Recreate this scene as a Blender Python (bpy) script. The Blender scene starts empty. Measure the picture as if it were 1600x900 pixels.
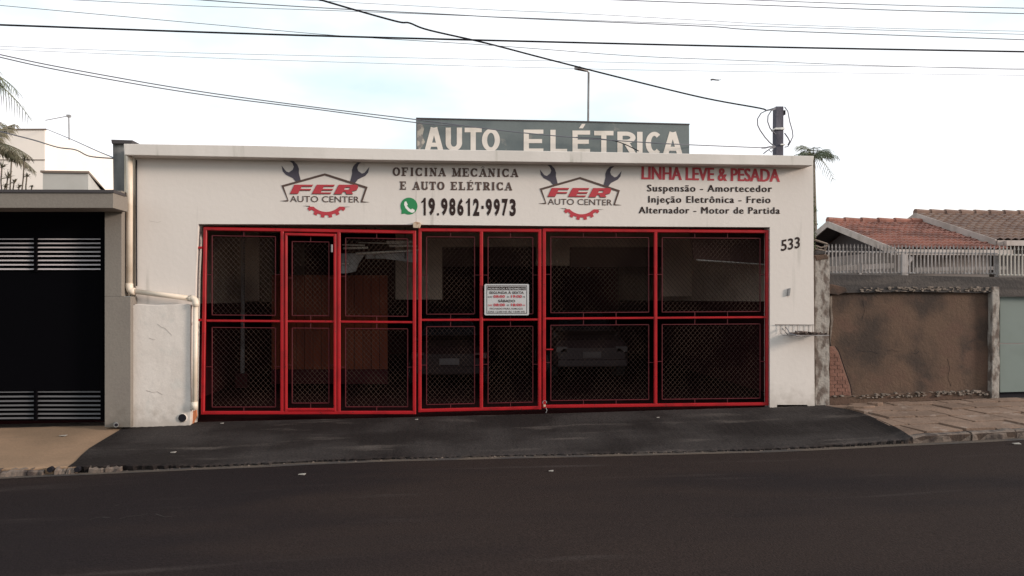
import bpy, bmesh, math, random
from mathutils import Vector, Matrix
from mathutils.geometry import tessellate_polygon
random.seed(11)
R = math.radians
S = bpy.context.scene
C = S.collection

# ------------------------------------------------------------------ camera
FPX = 1200.0
YAW, PITCH = R(5.0), R(0.8)
EYE = Vector((0.0, -12.0, 1.75))
DIR = Vector((math.sin(YAW)*math.cos(PITCH), math.cos(YAW)*math.cos(PITCH), math.sin(PITCH)))
RGT = Vector((math.cos(YAW), -math.sin(YAW), 0))
UPV = RGT.cross(DIR)
cam = bpy.data.cameras.new('camera'); cam.sensor_width = 36; cam.lens = FPX/1600*36
cam.clip_start = 0.05; cam.clip_end = 3000
co = bpy.data.objects.new('camera', cam); C.objects.link(co)
mw = Matrix((RGT, UPV, -DIR)).transposed().to_4x4(); mw.translation = EYE
co.matrix_world = mw
S.camera = co

def P(px, py, Y=0.0):
    """the point of the vertical plane at depth Y that the photograph shows at (px, py)"""
    ray = DIR*FPX + RGT*(px-800) + UPV*(450-py)
    return EYE + ray*((Y-EYE.y)/ray.y)

# ------------------------------------------------------------------ sky and sun
SUN_EL, SUN_AZ = R(15), R(110)       # azimuth clockwise from north (+Y): to the right and a little behind the camera
w = bpy.data.worlds.new("World"); S.world = w; w.use_nodes = True
nt = w.node_tree; nt.nodes.clear()
def N(t, **k):
    n = nt.nodes.new(t)
    for a, b in k.items(): setattr(n, a, b)
    return n
out = N('ShaderNodeOutputWorld'); bg = N('ShaderNodeBackground'); bg.inputs['Strength'].default_value = 0.1
sky = N('ShaderNodeTexSky'); sky.sky_type = 'NISHITA'; sky.sun_disc = False
sky.sun_elevation = SUN_EL; sky.sun_rotation = SUN_AZ; sky.dust_density = 2.0
tc = N('ShaderNodeTexCoord'); mp = N('ShaderNodeMapping'); mp.inputs['Scale'].default_value = (1.0, 1.0, 2.6)
mp.inputs['Location'].default_value = (0.35, 0.1, 0.2)
no = N('ShaderNodeTexNoise'); no.inputs['Scale'].default_value = 2.4; no.inputs['Detail'].default_value = 5; no.inputs['Roughness'].default_value = 0.5
cr = N('ShaderNodeValToRGB'); cr.color_ramp.elements[0].position = 0.38; cr.color_ramp.elements[1].position = 0.60
sepn = N('ShaderNodeSeparateXYZ'); hr = N('ShaderNodeMapRange'); hr.inputs[1].default_value = -0.02; hr.inputs[2].default_value = 0.16
cc = N('ShaderNodeMix', data_type='RGBA'); cc.inputs[6].default_value = (12.2, 11.4, 9.9, 1); cc.inputs[7].default_value = (12.0, 12.0, 12.3, 1)
gain = N('ShaderNodeMix', data_type='RGBA'); gain.inputs[0].default_value = 0.86; gain.inputs[7].default_value = (8.8, 10.9, 11.6, 1)
mx = N('ShaderNodeMix', data_type='RGBA')
L = nt.links.new
L(tc.outputs['Generated'], mp.inputs[0]); L(mp.outputs[0], no.inputs[0]); L(no.outputs[0], cr.inputs[0])
L(tc.outputs['Generated'], sepn.inputs[0]); L(sepn.outputs[2], hr.inputs[0]); L(hr.outputs[0], cc.inputs[0])
L(sky.outputs[0], gain.inputs[6]); L(gain.outputs[2], mx.inputs[6]); L(cc.outputs[2], mx.inputs[7]); L(cr.outputs[0], mx.inputs[0])
L(mx.outputs[2], bg.inputs[0]); L(bg.outputs[0], out.inputs[0])
sl = bpy.data.lights.new('sun', 'SUN'); sl.energy = 3.7; sl.angle = R(11); sl.color = (1.0, 0.86, 0.74)
so = bpy.data.objects.new('sun', sl); C.objects.link(so)
sd = Vector((math.sin(SUN_AZ)*math.cos(SUN_EL), math.cos(SUN_AZ)*math.cos(SUN_EL), math.sin(SUN_EL)))
so.rotation_euler = sd.to_track_quat('Z', 'Y').to_euler()
S.view_settings.view_transform = 'Standard'; S.view_settings.look = 'None'
S.view_settings.exposure = 0.0; S.view_settings.gamma = 1.0; S.view_settings.use_curve_mapping = False

# ------------------------------------------------------------------ materials
MATS = {}
def mat(name, col, rough=0.8, col2=None, scale=3.0, lo=0.4, hi=0.65, stretch=(1,1,1), bump=0.0, bscale=30.0,
        metal=0.0, col3=None, scale3=8.0, lo3=0.6, hi3=0.68, stretch3=(1,1,1), spec=0.5, detail=6, fine=0.0):
    """base colour, blotches of col2, sharper marks of col3, fine speckle, noise relief"""
    if name in MATS: return MATS[name]
    m = bpy.data.materials.new(name); m.use_nodes = True
    t = m.node_tree; b = t.nodes['Principled BSDF']; l = t.links.new
    b.inputs['Roughness'].default_value = rough; b.inputs['Metallic'].default_value = metal
    b.inputs['Specular IOR Level'].default_value = spec
    b.inputs['Base Color'].default_value = (*col, 1)
    c = t.nodes.new('ShaderNodeTexCoord')
    cur = None
    def layer(cur, col, colb, sc, st, lo, hi, off):
        mpn = t.nodes.new('ShaderNodeMapping'); mpn.inputs['Scale'].default_value = st; mpn.inputs['Location'].default_value = (off, off*2, off*3)
        n = t.nodes.new('ShaderNodeTexNoise'); n.inputs['Scale'].default_value = sc; n.inputs['Detail'].default_value = detail
        r = t.nodes.new('ShaderNodeMapRange'); r.interpolation_type = 'SMOOTHSTEP'; r.inputs[1].default_value = lo; r.inputs[2].default_value = hi
        x = t.nodes.new('ShaderNodeMix'); x.data_type = 'RGBA'
        l(c.outputs['Object'], mpn.inputs[0]); l(mpn.outputs[0], n.inputs[0]); l(n.outputs[0], r.inputs[0]); l(r.outputs[0], x.inputs[0])
        if cur is None: x.inputs[6].default_value = (*col, 1)
        else: l(cur, x.inputs[6])
        x.inputs[7].default_value = (*colb, 1)
        return x.outputs[2]
    if col2: cur = layer(cur, col, col2, scale, stretch, lo, hi, 0.3)
    if col3: cur = layer(cur, col, col3, scale3, stretch3, lo3, hi3, 5.7)
    if fine:
        n = t.nodes.new('ShaderNodeTexNoise'); n.inputs['Scale'].default_value = 48; n.inputs['Detail'].default_value = 4
        r = t.nodes.new('ShaderNodeMapRange'); r.inputs[1].default_value = 0.25; r.inputs[2].default_value = 0.75
        r.inputs[3].default_value = 1-fine; r.inputs[4].default_value = 1+fine
        x = t.nodes.new('ShaderNodeMix'); x.data_type = 'RGBA'; x.blend_type = 'MULTIPLY'; x.inputs[0].default_value = 1
        l(c.outputs['Object'], n.inputs[0]); l(n.outputs[0], r.inputs[0])
        if cur is None: x.inputs[6].default_value = (*col, 1)
        else: l(cur, x.inputs[6])
        l(r.outputs[0], x.inputs[7]); cur = x.outputs[2]
    if cur is not None: l(cur, b.inputs['Base Color'])
    if bump:
        n = t.nodes.new('ShaderNodeTexNoise'); n.inputs['Scale'].default_value = bscale; n.inputs['Detail'].default_value = 8
        bn = t.nodes.new('ShaderNodeBump'); bn.inputs['Strength'].default_value = bump; bn.inputs['Distance'].default_value = 0.02
        l(c.outputs['Object'], n.inputs[0]); l(n.outputs[0], bn.inputs['Height']); l(bn.outputs[0], b.inputs['Normal'])
    MATS[name] = m
    return m

M_WALL = mat('painted_wall', (0.66,0.598,0.555), 0.75, (0.615,0.552,0.51), 0.9, 0.35, 0.7, (1,1,0.25), 0.12, 14, col3=(0.44,0.40,0.36), scale3=3.2, lo3=0.62, hi3=0.84, stretch3=(2.2,1,0.18))
M_PLASTER = mat('rough_plaster', (0.62,0.56,0.515), 0.9, (0.57,0.51,0.465), 2.2, 0.4, 0.65, (1,1,0.7), 0.32, 9, col3=(0.55,0.51,0.47), scale3=4, lo3=0.55, hi3=0.7, fine=0.06)
M_FASCIA = mat('fascia_paint', (0.66,0.605,0.565), 0.8, (0.60,0.55,0.51), 1.3, 0.42, 0.6, (1,1,0.3), 0.1, 20, col3=(0.42,0.39,0.34), scale3=2.5, lo3=0.62, hi3=0.72, stretch3=(1.6,1,0.2))
M_TAN = mat('tan_wall', (0.55,0.49,0.40), 0.8, (0.42,0.36,0.28), 2, 0.4, 0.7, (1,1,0.3), 0.15, 15)
M_REVEAL = mat('reveal_paint', (0.34,0.29,0.26), 0.8, (0.24,0.19,0.17), 3, bump=0.1)
M_GREYPIER = mat('grey_concrete', (0.17,0.168,0.165), 0.85, (0.10,0.10,0.10), 2.5, 0.4, 0.66, (1.5,1,0.5), 0.25, 18, col3=(0.26,0.255,0.25), scale3=3, lo3=0.6, hi3=0.72, stretch3=(2,1,0.4))
M_NPILLAR = mat('taupe_render', (0.19,0.165,0.142), 0.85, (0.18,0.155,0.135), 1.5, 0.4, 0.7, bump=0.15, bscale=25, fine=0.08)
M_CAP = mat('dark_cap', (0.045,0.038,0.04), 0.7)
M_RED = mat('red_enamel', (0.33,0.006,0.010), 0.42, (0.26,0.005,0.008), 4, 0.45, 0.65, spec=0.28, col3=(0.09,0.012,0.010), scale3=26, lo3=0.66, hi3=0.72)
M_RED2 = mat('red_rod', (0.085,0.006,0.010), 0.6, (0.06,0.005,0.008), 5, spec=0.3)
M_WIRE = mat('galvanised_wire', (0.115,0.070,0.052), 0.7, (0.05,0.026,0.022), 2.2, 0.4, 0.6, metal=0.25)
M_BLACKGATE = mat('black_gate', (0.0018,0.0016,0.0024), 0.75, spec=0.03)
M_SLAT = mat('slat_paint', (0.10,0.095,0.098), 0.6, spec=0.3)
M_SLAT_LIT = mat('slat_paint_lit', (0.50,0.45,0.46), 0.6, spec=0.3)  # upper slats: light from above put into a brighter colour
M_PVC = mat('cream_pipe', (0.66,0.56,0.46), 0.45, (0.56,0.46,0.36), 3, 0.45, 0.7)
M_CABLE = mat('cable_black', (0.012,0.011,0.015), 0.8, spec=0.15)
M_CABLEG = mat('cable_grey', (0.12,0.12,0.14), 0.6)
M_METALG = mat('grey_metal', (0.22,0.215,0.22), 0.55, (0.16,0.15,0.15), 4)
M_POST = mat('utility_pole', (0.06,0.055,0.075), 0.8, (0.10,0.095,0.12), 3, stretch=(3,1,0.6), bump=0.3)
M_INKB = mat('sign_black', (0.030,0.017,0.015), 0.75, spec=0.2)
M_INKBR = mat('sign_brown', (0.075,0.04,0.03), 0.6)
M_INKP = mat('sign_slate', (0.055,0.045,0.065), 0.6)
M_INKR = mat('sign_red', (0.42,0.028,0.04), 0.55)
M_GREEN = mat('sign_green', (0.01,0.20,0.06), 0.5)
M_WHITE = mat('sign_white', (0.75,0.72,0.68), 0.6)
M_BOARD = mat('sign_board', (0.135,0.155,0.155), 0.8, (0.10,0.12,0.125), 2, 0.4, 0.7, bump=0.15, bscale=12, col3=(0.20,0.20,0.19), scale3=5, lo3=0.62, hi3=0.7)
M_CREAM = mat('sign_cream', (0.68,0.61,0.55), 0.7, (0.58,0.52,0.46), 4, 0.5, 0.7)
M_PLATE = mat('plate_white', (0.46,0.45,0.45), 0.5)
M_APRON = mat('dark_apron', (0.0185,0.0145,0.0138), 0.9, (0.039,0.0325,0.031), 1.1, 0.4, 0.65, (0.7,1,1), 0.55, 26, col3=(0.075,0.062,0.056), scale3=1.6, lo3=0.55, hi3=0.76, stretch3=(0.5,2.4,1), fine=0.32, detail=12, spec=0.1)
M_ROAD = mat('asphalt', (0.0165,0.0118,0.0122), 0.95, (0.027,0.0180,0.0158), 0.5, 0.40, 0.62, (0.35,1,1), 0.6, 60, col3=(0.048,0.037,0.034), scale3=1.3, lo3=0.58, hi3=0.84, stretch3=(0.3,2.4,1), fine=0.36, detail=10, spec=0.08)
M_DUST = mat('gutter_dust', (0.075,0.052,0.037), 0.95, (0.035,0.027,0.025), 4, 0.42, 0.62, (0.5,2,1), 0.4, 60, fine=0.2)
M_CONC = mat('sand_concrete', (0.26,0.162,0.098), 0.9, (0.19,0.12,0.072), 0.9, 0.38, 0.66, (0.8,1,1), 0.3, 20, col3=(0.13,0.09,0.062), scale3=2.2, lo3=0.60, hi3=0.8, stretch3=(0.6,1.6,1), fine=0.1)
M_SLAB = mat('paving_stone', (0.19,0.120,0.084), 0.92, (0.135,0.084,0.058), 2.2, 0.4, 0.65, bump=0.5, bscale=22, col3=(0.23,0.165,0.13), scale3=4, lo3=0.6, hi3=0.7, fine=0.12)
M_SOIL = mat('joint_soil', (0.05,0.032,0.024), 0.98, (0.08,0.05,0.035), 5, bump=0.6, bscale=30)
M_KERB = mat('kerb_stone', (0.14,0.105,0.085), 0.95, (0.05,0.035,0.03), 6, 0.42, 0.62, bump=0.9, bscale=18, fine=0.15)
M_OLD = mat('weathered_render', (0.098,0.057,0.037), 0.95, (0.038,0.024,0.018), 1.3, 0.40, 0.60, (1,1,0.9), 0.45, 24, col3=(0.092,0.050,0.034), scale3=2.2, lo3=0.46, hi3=0.66, stretch3=(1,1,1.3), fine=0.18, detail=10)
M_BRICK = mat('old_brick', (0.195,0.092,0.066), 0.95, (0.14,0.064,0.045), 6, bump=0.4, bscale=30, fine=0.15)
M_MORTAR = mat('brick_mortar', (0.18,0.098,0.072), 0.95, bump=0.4)
M_LIME = mat('peeling_limewash', (0.30,0.265,0.235), 0.95, (0.115,0.085,0.07), 9, 0.44, 0.62, (1,1,0.5), 0.8, 16, fine=0.12, detail=9)
M_DARKBAND = mat('mouldy_beam', (0.045,0.038,0.036), 0.95, (0.075,0.062,0.056), 3, 0.42, 0.62, (0.4,1,2), 0.6, 20, col3=(0.085,0.07,0.062), scale3=6, lo3=0.64, hi3=0.72)
M_FLAKE = mat('flaked_plaster', (0.21,0.165,0.135), 0.95, (0.13,0.10,0.08), 9, bump=0.6, bscale=40)
M_RAIL = mat('railing_paint', (0.29,0.26,0.25), 0.6, (0.18,0.155,0.145), 6)
M_RAIL_LIT = mat('railing_lit', (0.40,0.36,0.32), 0.6)  # lit look of the outer railing put into a paler colour
M_GGATE = mat('green_grey_gate', (0.155,0.185,0.17), 0.55, (0.13,0.155,0.14), 1.2, spec=0.3)
M_TILE = mat('clay_tiles', (0.29,0.118,0.085), 0.9, (0.16,0.066,0.048), 1.6, 0.4, 0.62, bump=0.3, bscale=20, col3=(0.29,0.145,0.11), scale3=5, lo3=0.58, hi3=0.7, fine=0.15)
M_TILE2 = mat('brown_tiles', (0.20,0.125,0.095), 0.9, (0.15,0.09,0.07), 1.6, 0.4, 0.62, bump=0.3, bscale=20, col3=(0.25,0.16,0.12), scale3=5, lo3=0.58, hi3=0.7, fine=0.15)
M_BARGE = mat('barge_board', (0.42,0.36,0.33), 0.7, (0.32,0.27,0.24), 3)
M_HWALL = mat('house_wall', (0.22,0.19,0.18), 0.85, (0.17,0.15,0.14), 1.2)
M_EAVESHADE = mat('eave_shade', (0.06,0.05,0.052), 0.9)  # overhang shade put into the colour of gable and soffit
M_PEACH = mat('peach_render', (0.86,0.77,0.70), 0.85, (0.84,0.75,0.68), 0.8, bump=0.05)
M_GREYBOX = mat('pale_grey_render', (0.50,0.48,0.45), 0.85, (0.45,0.43,0.40), 0.8)
M_BRLINE = mat('brown_trim', (0.20,0.15,0.12), 0.8)
M_INWALL = mat('workshop_inner_wall', (0.66,0.52,0.43), 0.9, (0.55,0.43,0.35), 1.5, bump=0.1)
M_INDARK = mat('workshop_dark', (0.045,0.010,0.012), 0.95, spec=0.1)  # reddish interior haze put into the dark colour
M_OCHRE = mat('ochre_sheet', (0.15,0.026,0.007), 0.9, (0.115,0.019,0.006), 2, stretch=(4,1,0.5))
M_BROWNIN = mat('brown_header', (0.09,0.045,0.038), 0.9)
M_TIN = mat('tin_sheet', (0.33,0.32,0.32), 0.5, (0.22,0.21,0.21), 3, metal=0.3)
M_FLOOR = mat('workshop_floor', (0.016,0.0045,0.005), 0.95, (0.022,0.007,0.007), 1.5, spec=0.05)  # floor colour reddened and darkened with the same interior haze
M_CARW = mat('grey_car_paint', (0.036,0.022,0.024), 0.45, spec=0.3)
M_CARD = mat('dark_car_paint', (0.014,0.005,0.006), 0.45, spec=0.2)
M_REDLENS = mat('tail_lens', (0.06,0.004,0.004), 0.3)
M_DIM = mat('dim_plastic', (0.075,0.058,0.06), 0.5)  # headlight and plate plastic in a dimmed even colour
M_GLASS = mat('car_glass', (0.03,0.03,0.035), 0.08, spec=0.8)
M_TYRE = mat('tyre_rubber', (0.012,0.012,0.012), 0.85)
M_LEAF = mat('palm_leaf', (0.12,0.14,0.085), 0.6, (0.17,0.165,0.10), 3, spec=0.3)
M_LEAF2 = mat('dry_leaf', (0.14,0.115,0.07), 0.7, (0.09,0.085,0.045), 3)
M_LEAF3 = mat('hedge_leaf', (0.07,0.085,0.03), 0.7, (0.12,0.11,0.05), 5)
M_TRUNK = mat('palm_trunk', (0.16,0.13,0.10), 0.9, (0.10,0.08,0.06), 8, stretch=(1,1,4), bump=0.5)
M_BIRD = mat('bird_feather', (0.08,0.07,0.07), 0.8)
M_RUST = mat('rusty_wire', (0.11,0.085,0.075), 0.8, (0.17,0.14,0.125), 9)
M_PAPER = mat('litter_paper', (0.26,0.235,0.21), 0.8)
M_HASP = mat('rusty_bracket', (0.50,0.38,0.28), 0.7, (0.30,0.15,0.08), 20)
M_TERRAIN = mat('distant_ground', (0.12,0.10,0.07), 0.95, (0.07,0.08,0.04), 0.05)

def foot_grime(m, z0, z1, col, amt):
    """splashed dirt low on a wall, ragged by noise"""
    t = m.node_tree; l = t.links.new; b = t.nodes['Principled BSDF']; src = b.inputs['Base Color'].links[0].from_socket
    c = t.nodes.new('ShaderNodeTexCoord'); g = t.nodes.new('ShaderNodeNewGeometry'); sp_ = t.nodes.new('ShaderNodeSeparateXYZ'); l(g.outputs['Position'], sp_.inputs[0])
    n = t.nodes.new('ShaderNodeTexNoise'); n.inputs['Scale'].default_value = 7; n.inputs['Detail'].default_value = 8; l(c.outputs['Object'], n.inputs[0])
    ad = t.nodes.new('ShaderNodeMath'); ad.operation = 'MULTIPLY_ADD'; ad.inputs[1].default_value = -0.9; l(n.outputs[0], ad.inputs[0]); l(sp_.outputs[2], ad.inputs[2])
    r_ = t.nodes.new('ShaderNodeMapRange'); r_.interpolation_type = 'SMOOTHSTEP'; r_.inputs[1].default_value = z1-0.45; r_.inputs[2].default_value = z0-0.45
    r_.inputs[3].default_value = 0; r_.inputs[4].default_value = amt; l(ad.outputs[0], r_.inputs[0])
    x = t.nodes.new('ShaderNodeMix'); x.data_type = 'RGBA'; x.inputs[7].default_value = (*col, 1); l(r_.outputs[0], x.inputs[0]); l(src, x.inputs[6]); l(x.outputs[2], b.inputs['Base Color'])
foot_grime(M_WALL, -0.15, 0.45, (0.30,0.25,0.21), 0.55)
foot_grime(M_PLASTER, -0.2, 0.25, (0.27,0.22,0.18), 0.5)
foot_grime(M_NPILLAR, -0.25, 0.3, (0.09,0.075,0.06), 0.5)

# ------------------------------------------------------------------ builders
def wloc(o):
    v = Vector((0,0,0))
    while o is not None: v += o.location; o = o.parent
    return v
def tag(o, label=None, cat=None, group=None, kind=None):
    if label: o['label'] = label
    if cat: o['category'] = cat
    if group: o['group'] = group
    if kind: o['kind'] = kind
    return o
def thing(name, label, cat, loc, group=None):
    o = bpy.data.objects.new(name, None); C.objects.link(o); o.location = loc; o.empty_display_size = 0.1
    return tag(o, label, cat, group)
class MB:
    def __init__(s): s.v = []; s.f = []
    def quad(s, a, b, c, d):
        i = len(s.v); s.v += [Vector(a), Vector(b), Vector(c), Vector(d)]; s.f.append((i, i+1, i+2, i+3))
    def extrude(s, pts, back):
        """closed outline (front) swept to the outline 'back'"""
        i = len(s.v); n = len(pts); s.v += [Vector(p) for p in pts] + [Vector(p) for p in back]
        s.f.append(tuple(range(i, i+n))); s.f.append(tuple(range(i+2*n-1, i+n-1, -1)))
        for k in range(n):
            j = (k+1) % n; s.f.append((i+j, i+k, i+n+k, i+n+j))
    def prism(s, poly, yf, yb):
        f = [P(x, y, yf) for x, y in poly]
        s.extrude(f, [Vector((p.x, yb, p.z)) for p in f])
        return s
    def box(s, x0, x1, y0, y1, z0, z1):
        s.extrude([(x0,y0,z0),(x1,y0,z0),(x1,y0,z1),(x0,y0,z1)], [(x0,y1,z0),(x1,y1,z0),(x1,y1,z1),(x0,y1,z1)])
        return s
    def tube(s, pts, r, n=6, r2=None, cap=True, square=False):
        pts = [Vector(p) for p in pts]; rings = []
        for k, p in enumerate(pts):
            d = (pts[min(k+1, len(pts)-1)] - pts[max(k-1, 0)]).normalized()
            a = Vector((0,1,0)) if abs(d.y) < 0.9 else Vector((1,0,0))
            u = d.cross(a).normalized(); v = d.cross(u)
            rr = r if r2 is None else r + (r2-r)*k/(len(pts)-1)
            ring = []
            for q in range(n):
                t = 2*math.pi*(q+0.5)/n
                ring.append(len(s.v)); s.v.append(p + u*math.cos(t)*rr + v*math.sin(t)*rr)
            rings.append(ring)
        for a, b in zip(rings, rings[1:]):
            for q in range(n): s.f.append((a[q], a[(q+1)%n], b[(q+1)%n], b[q]))
        if cap: s.f.append(tuple(reversed(rings[0]))); s.f.append(tuple(rings[-1]))
        return s
    def bar(s, a, b, w, ch=0.18):
        """square-section steel tube with softened corners"""
        a = Vector(a); b = Vector(b); d = (b-a).normalized(); y = Vector((0,1,0)); u = d.cross(y).normalized(); h = w/2; c = w*ch
        sec = [(-h+c,-h),(h-c,-h),(h,-h+c),(h,h-c),(h-c,h),(-h+c,h),(-h,h-c),(-h,-h+c)]
        i = len(s.v); s.v += [a+u*p+y*q for p, q in sec] + [b+u*p+y*q for p, q in sec]
        for k in range(8): j = (k+1) % 8; s.f.append((i+k, i+j, i+8+j, i+8+k))
        s.f.append(tuple(range(i+7, i-1, -1))); s.f.append(tuple(range(i+8, i+16)))
        return s
    def build(s, name, m, parent=None, smooth=False, bevel=0.0, **tg):
        o0 = wloc(parent) if parent else Vector((0,0,0))
        base = o0
        if parent is None and s.v:
            xs = [v.x for v in s.v]; ys = [v.y for v in s.v]; zs = [v.z for v in s.v]
            base = Vector((0,0,0))
        me = bpy.data.meshes.new(name); me.from_pydata([tuple(v-base) for v in s.v], [], s.f)
        bm = bmesh.new(); bm.from_mesh(me); bmesh.ops.recalc_face_normals(bm, faces=bm.faces)
        if bevel: bmesh.ops.bevel(bm, geom=[e for e in bm.edges if len(e.link_faces) == 2 and e.calc_face_angle(0) > 0.6], offset=bevel, segments=2, profile=0.5, affect='EDGES', clamp_overlap=True)
        bm.to_mesh(me); bm.free()
        me.materials.append(m)
        if smooth:
            for p in me.polygons: p.use_smooth = True
        o = bpy.data.objects.new(name, me); C.objects.link(o)
        if parent: o.parent = parent
        tag(o, **tg)
        return o
def obj_at(mb, name, m, loc, **k):
    """single-mesh thing whose origin sits at loc"""
    loc = Vector(loc)
    mb.v = [v-loc for v in mb.v]
    o = mb.build(name, m, **k); o.location = loc
    return o
def lerp(a, b, t): return a+(b-a)*t
def interp(pts, x):
    if x <= pts[0][0]: return pts[0][1]
    for (a, b), (c, d) in zip(pts, pts[1:]):
        if x <= c: return lerp(b, d, (x-a)/(c-a))
    return pts[-1][1]

# ------------------------------------------------------------------ ground lines
YK = -2.0
basepts = [(p.x, p.z) for p in (P(0,669,0), P(205,664.5,0), P(303,661,0), P(560,655,0), P(850,648,0), P(1203,637,0), P(1275,634.5,0), P(1420,629,0), P(1600,623,0))]
edgepts = [(p.x, p.z) for p in [P(x, y, YK) for x, y in ((0,745),(100,740.5),(200,736),(300,731.5),(400,727.5),(500,722.5),(600,718.5),(700,716),(800,713.5),(900,711.5),(1000,709),(1100,706.5),(1200,704),(1300,699.5),(1400,694.5),(1500,690),(1600,684.5))]]
def ext(pts, sl):
    (x0, z0), (x1, z1) = pts[0], pts[-1]
    return [(x0-40, z0-40*sl), (x0-8, z0-8*sl)] + pts + [(x1+8, z1+8*sl), (x1+40, z1+40*sl)]
SLOPE = 0.012
basepts = ext(basepts, SLOPE); edgepts = ext(edgepts, SLOPE)
XL = P(105, 730, YK).x; XR = P(1425, 690, YK).x
lippts = [(-60,0.10), (XL-1.0,0.09), (XL,0.075), (XL+0.5,0.07), (XL+1.6,0.02), (XL+3.2,0.022), (XL+4.6,0.012), (XR-3.0,0.012), (XR-1.0,0.025), (XR-0.1,0.05), (XR+0.1,0.115), (60,0.125)]
def zb(x): return interp(basepts, x)
def ze(x): return interp(edgepts, x)
def zs(x, y):
    t = min(max((y-YK)/(0-YK), 0), 1)
    return lerp(ze(x)+interp(lippts, x), zb(x), t)

# road
def strip(name, xs, ys, zf, m, **k):
    b = MB()
    for y in ys:
        for x in xs: b.v.append(Vector((x, y, zf(x, y))))
    n = len(xs)
    for j in range(len(ys)-1):
        for i in range(n-1): b.f.append((j*n+i, j*n+i+1, (j+1)*n+i+1, (j+1)*n+i))
    return b.build(name, m, smooth=True, **k)
xs_far = [-70,-60,-50,-40,-30,-20,-15,-12] + [-10+i*0.25 for i in range(89)] + [13,15,20,30,40,50,60,70]
def zroad(x, y):
    d = YK - y
    return ze(x) + 0.0 + 0.02*min(d, 3.5)/1.0 - (0.03*max(0, d-4.5))
strip('road', xs_far, [YK+0.04, YK-0.3, YK-0.8, YK-1.6, YK-2.6, YK-3.5, YK-4.5, YK-6, YK-8.2], zroad, M_ROAD, kind='structure')
strip('gutter_dust', [-12+i*0.15 for i in range(150)], [YK+0.03, YK-0.05, YK-0.15], lambda x, y: zroad(x, y)+0.004, M_DUST, kind='structure')
strip('opposite_pavement', xs_far, [YK-8.2, YK-8.21, YK-13], lambda x, y: zroad(x, YK-8.2)+(0.14 if y < YK-8.205 else -0.01), M_CONC, kind='structure')
# terrain sheet reaching the horizon
def zter(x, y): return -0.75 + SLOPE*max(-60, min(60, x)) - 0.0
strip('ground', [-1500,-400,-120,-60,0,60,120,400,1500], [-1500,-400,-100,-16.0,-10,0,20,60,150,500,1500], zter, M_TERRAIN, kind='structure')

# pavements: left concrete, soil bed under the slabs
def xl(y):   # left edge of the dark apron, from the wall corner to the kerb
    t = (y-YK)/(0-YK)
    pts = [(0, XL), (0.12, P(118,722,YK*0.88).x), (0.35, P(133,706,YK*0.65).x), (0.6, P(160,688,YK*0.4).x), (0.85, P(186,669,YK*0.15).x), (1.0, P(197,665,0).x), (1.2, P(205,664,0).x)]
    return interp(pts, t)
def xr(y):
    t = (y-YK)/(0-YK)
    pts = [(0, XR), (0.2, P(1405,678,YK*0.8).x), (0.5, P(1370,660,YK*0.5).x), (0.8, P(1335,641,YK*0.2).x), (1.0, P(1290,635,0).x)]
    return interp(pts, t)
def sheet(name, fl, fr, ys, n, dz, m, skirt=None, wob=0.0, seed=1, **k):
    rnd = random.Random(seed); b = MB(); wl = []
    for j, y in enumerate(ys):
        for i in range(n+1):
            x = lerp(fl(y), fr(y), i/n)
            yy = y + (rnd.uniform(-wob, wob) if j == 0 else 0)
            b.v.append(Vector((x, yy, zs(x, y)+dz+ (rnd.uniform(-0.004,0.004) if wob and 0 < i < n else 0))))
    for j in range(len(ys)-1):
        for i in range(n): b.f.append((j*(n+1)+i, j*(n+1)+i+1, (j+1)*(n+1)+i+1, (j+1)*(n+1)+i))
    if skirt is not None:
        o = len(b.v)
        for i in range(n+1):
            v = b.v[i]; b.v.append(Vector((v.x, v.y+0.03, v.z-skirt)))
        for i in range(n): b.f.append((o+i, o+i+1, i+1, i))
    ob = b.build(name, m, kind='structure', **k)
    for p in ob.data.polygons: p.use_smooth = abs(p.normal.z) > 0.7
    return ob
ysp = [YK, -1.9, -1.75, -1.5, -1.2, -0.9, -0.6, -0.3, -0.1, 0.03]
sheet('concrete_sidewalk', lambda y: -45, lambda y: xl(y)+0.12, ysp, 240, 0.0, M_CONC, 0.16, 0.012, 3)
sheet('asphalt_apron', xl, xr, ysp, 320, 0.006, M_APRON, 0.10, 0.026, 5)
sheet('pavement_bed', lambda y: xr(y)-0.15, lambda y: 45, ysp, 120, -0.022, M_SOIL, 0.15, 0.0, 7)
strip('yard_ground', xs_far, [0.03, 0.5, 6, 16, 45], lambda x, y: zb(x)-0.01-(0.02 if y > 0.1 else 0), M_SOIL, kind='structure')

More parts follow.
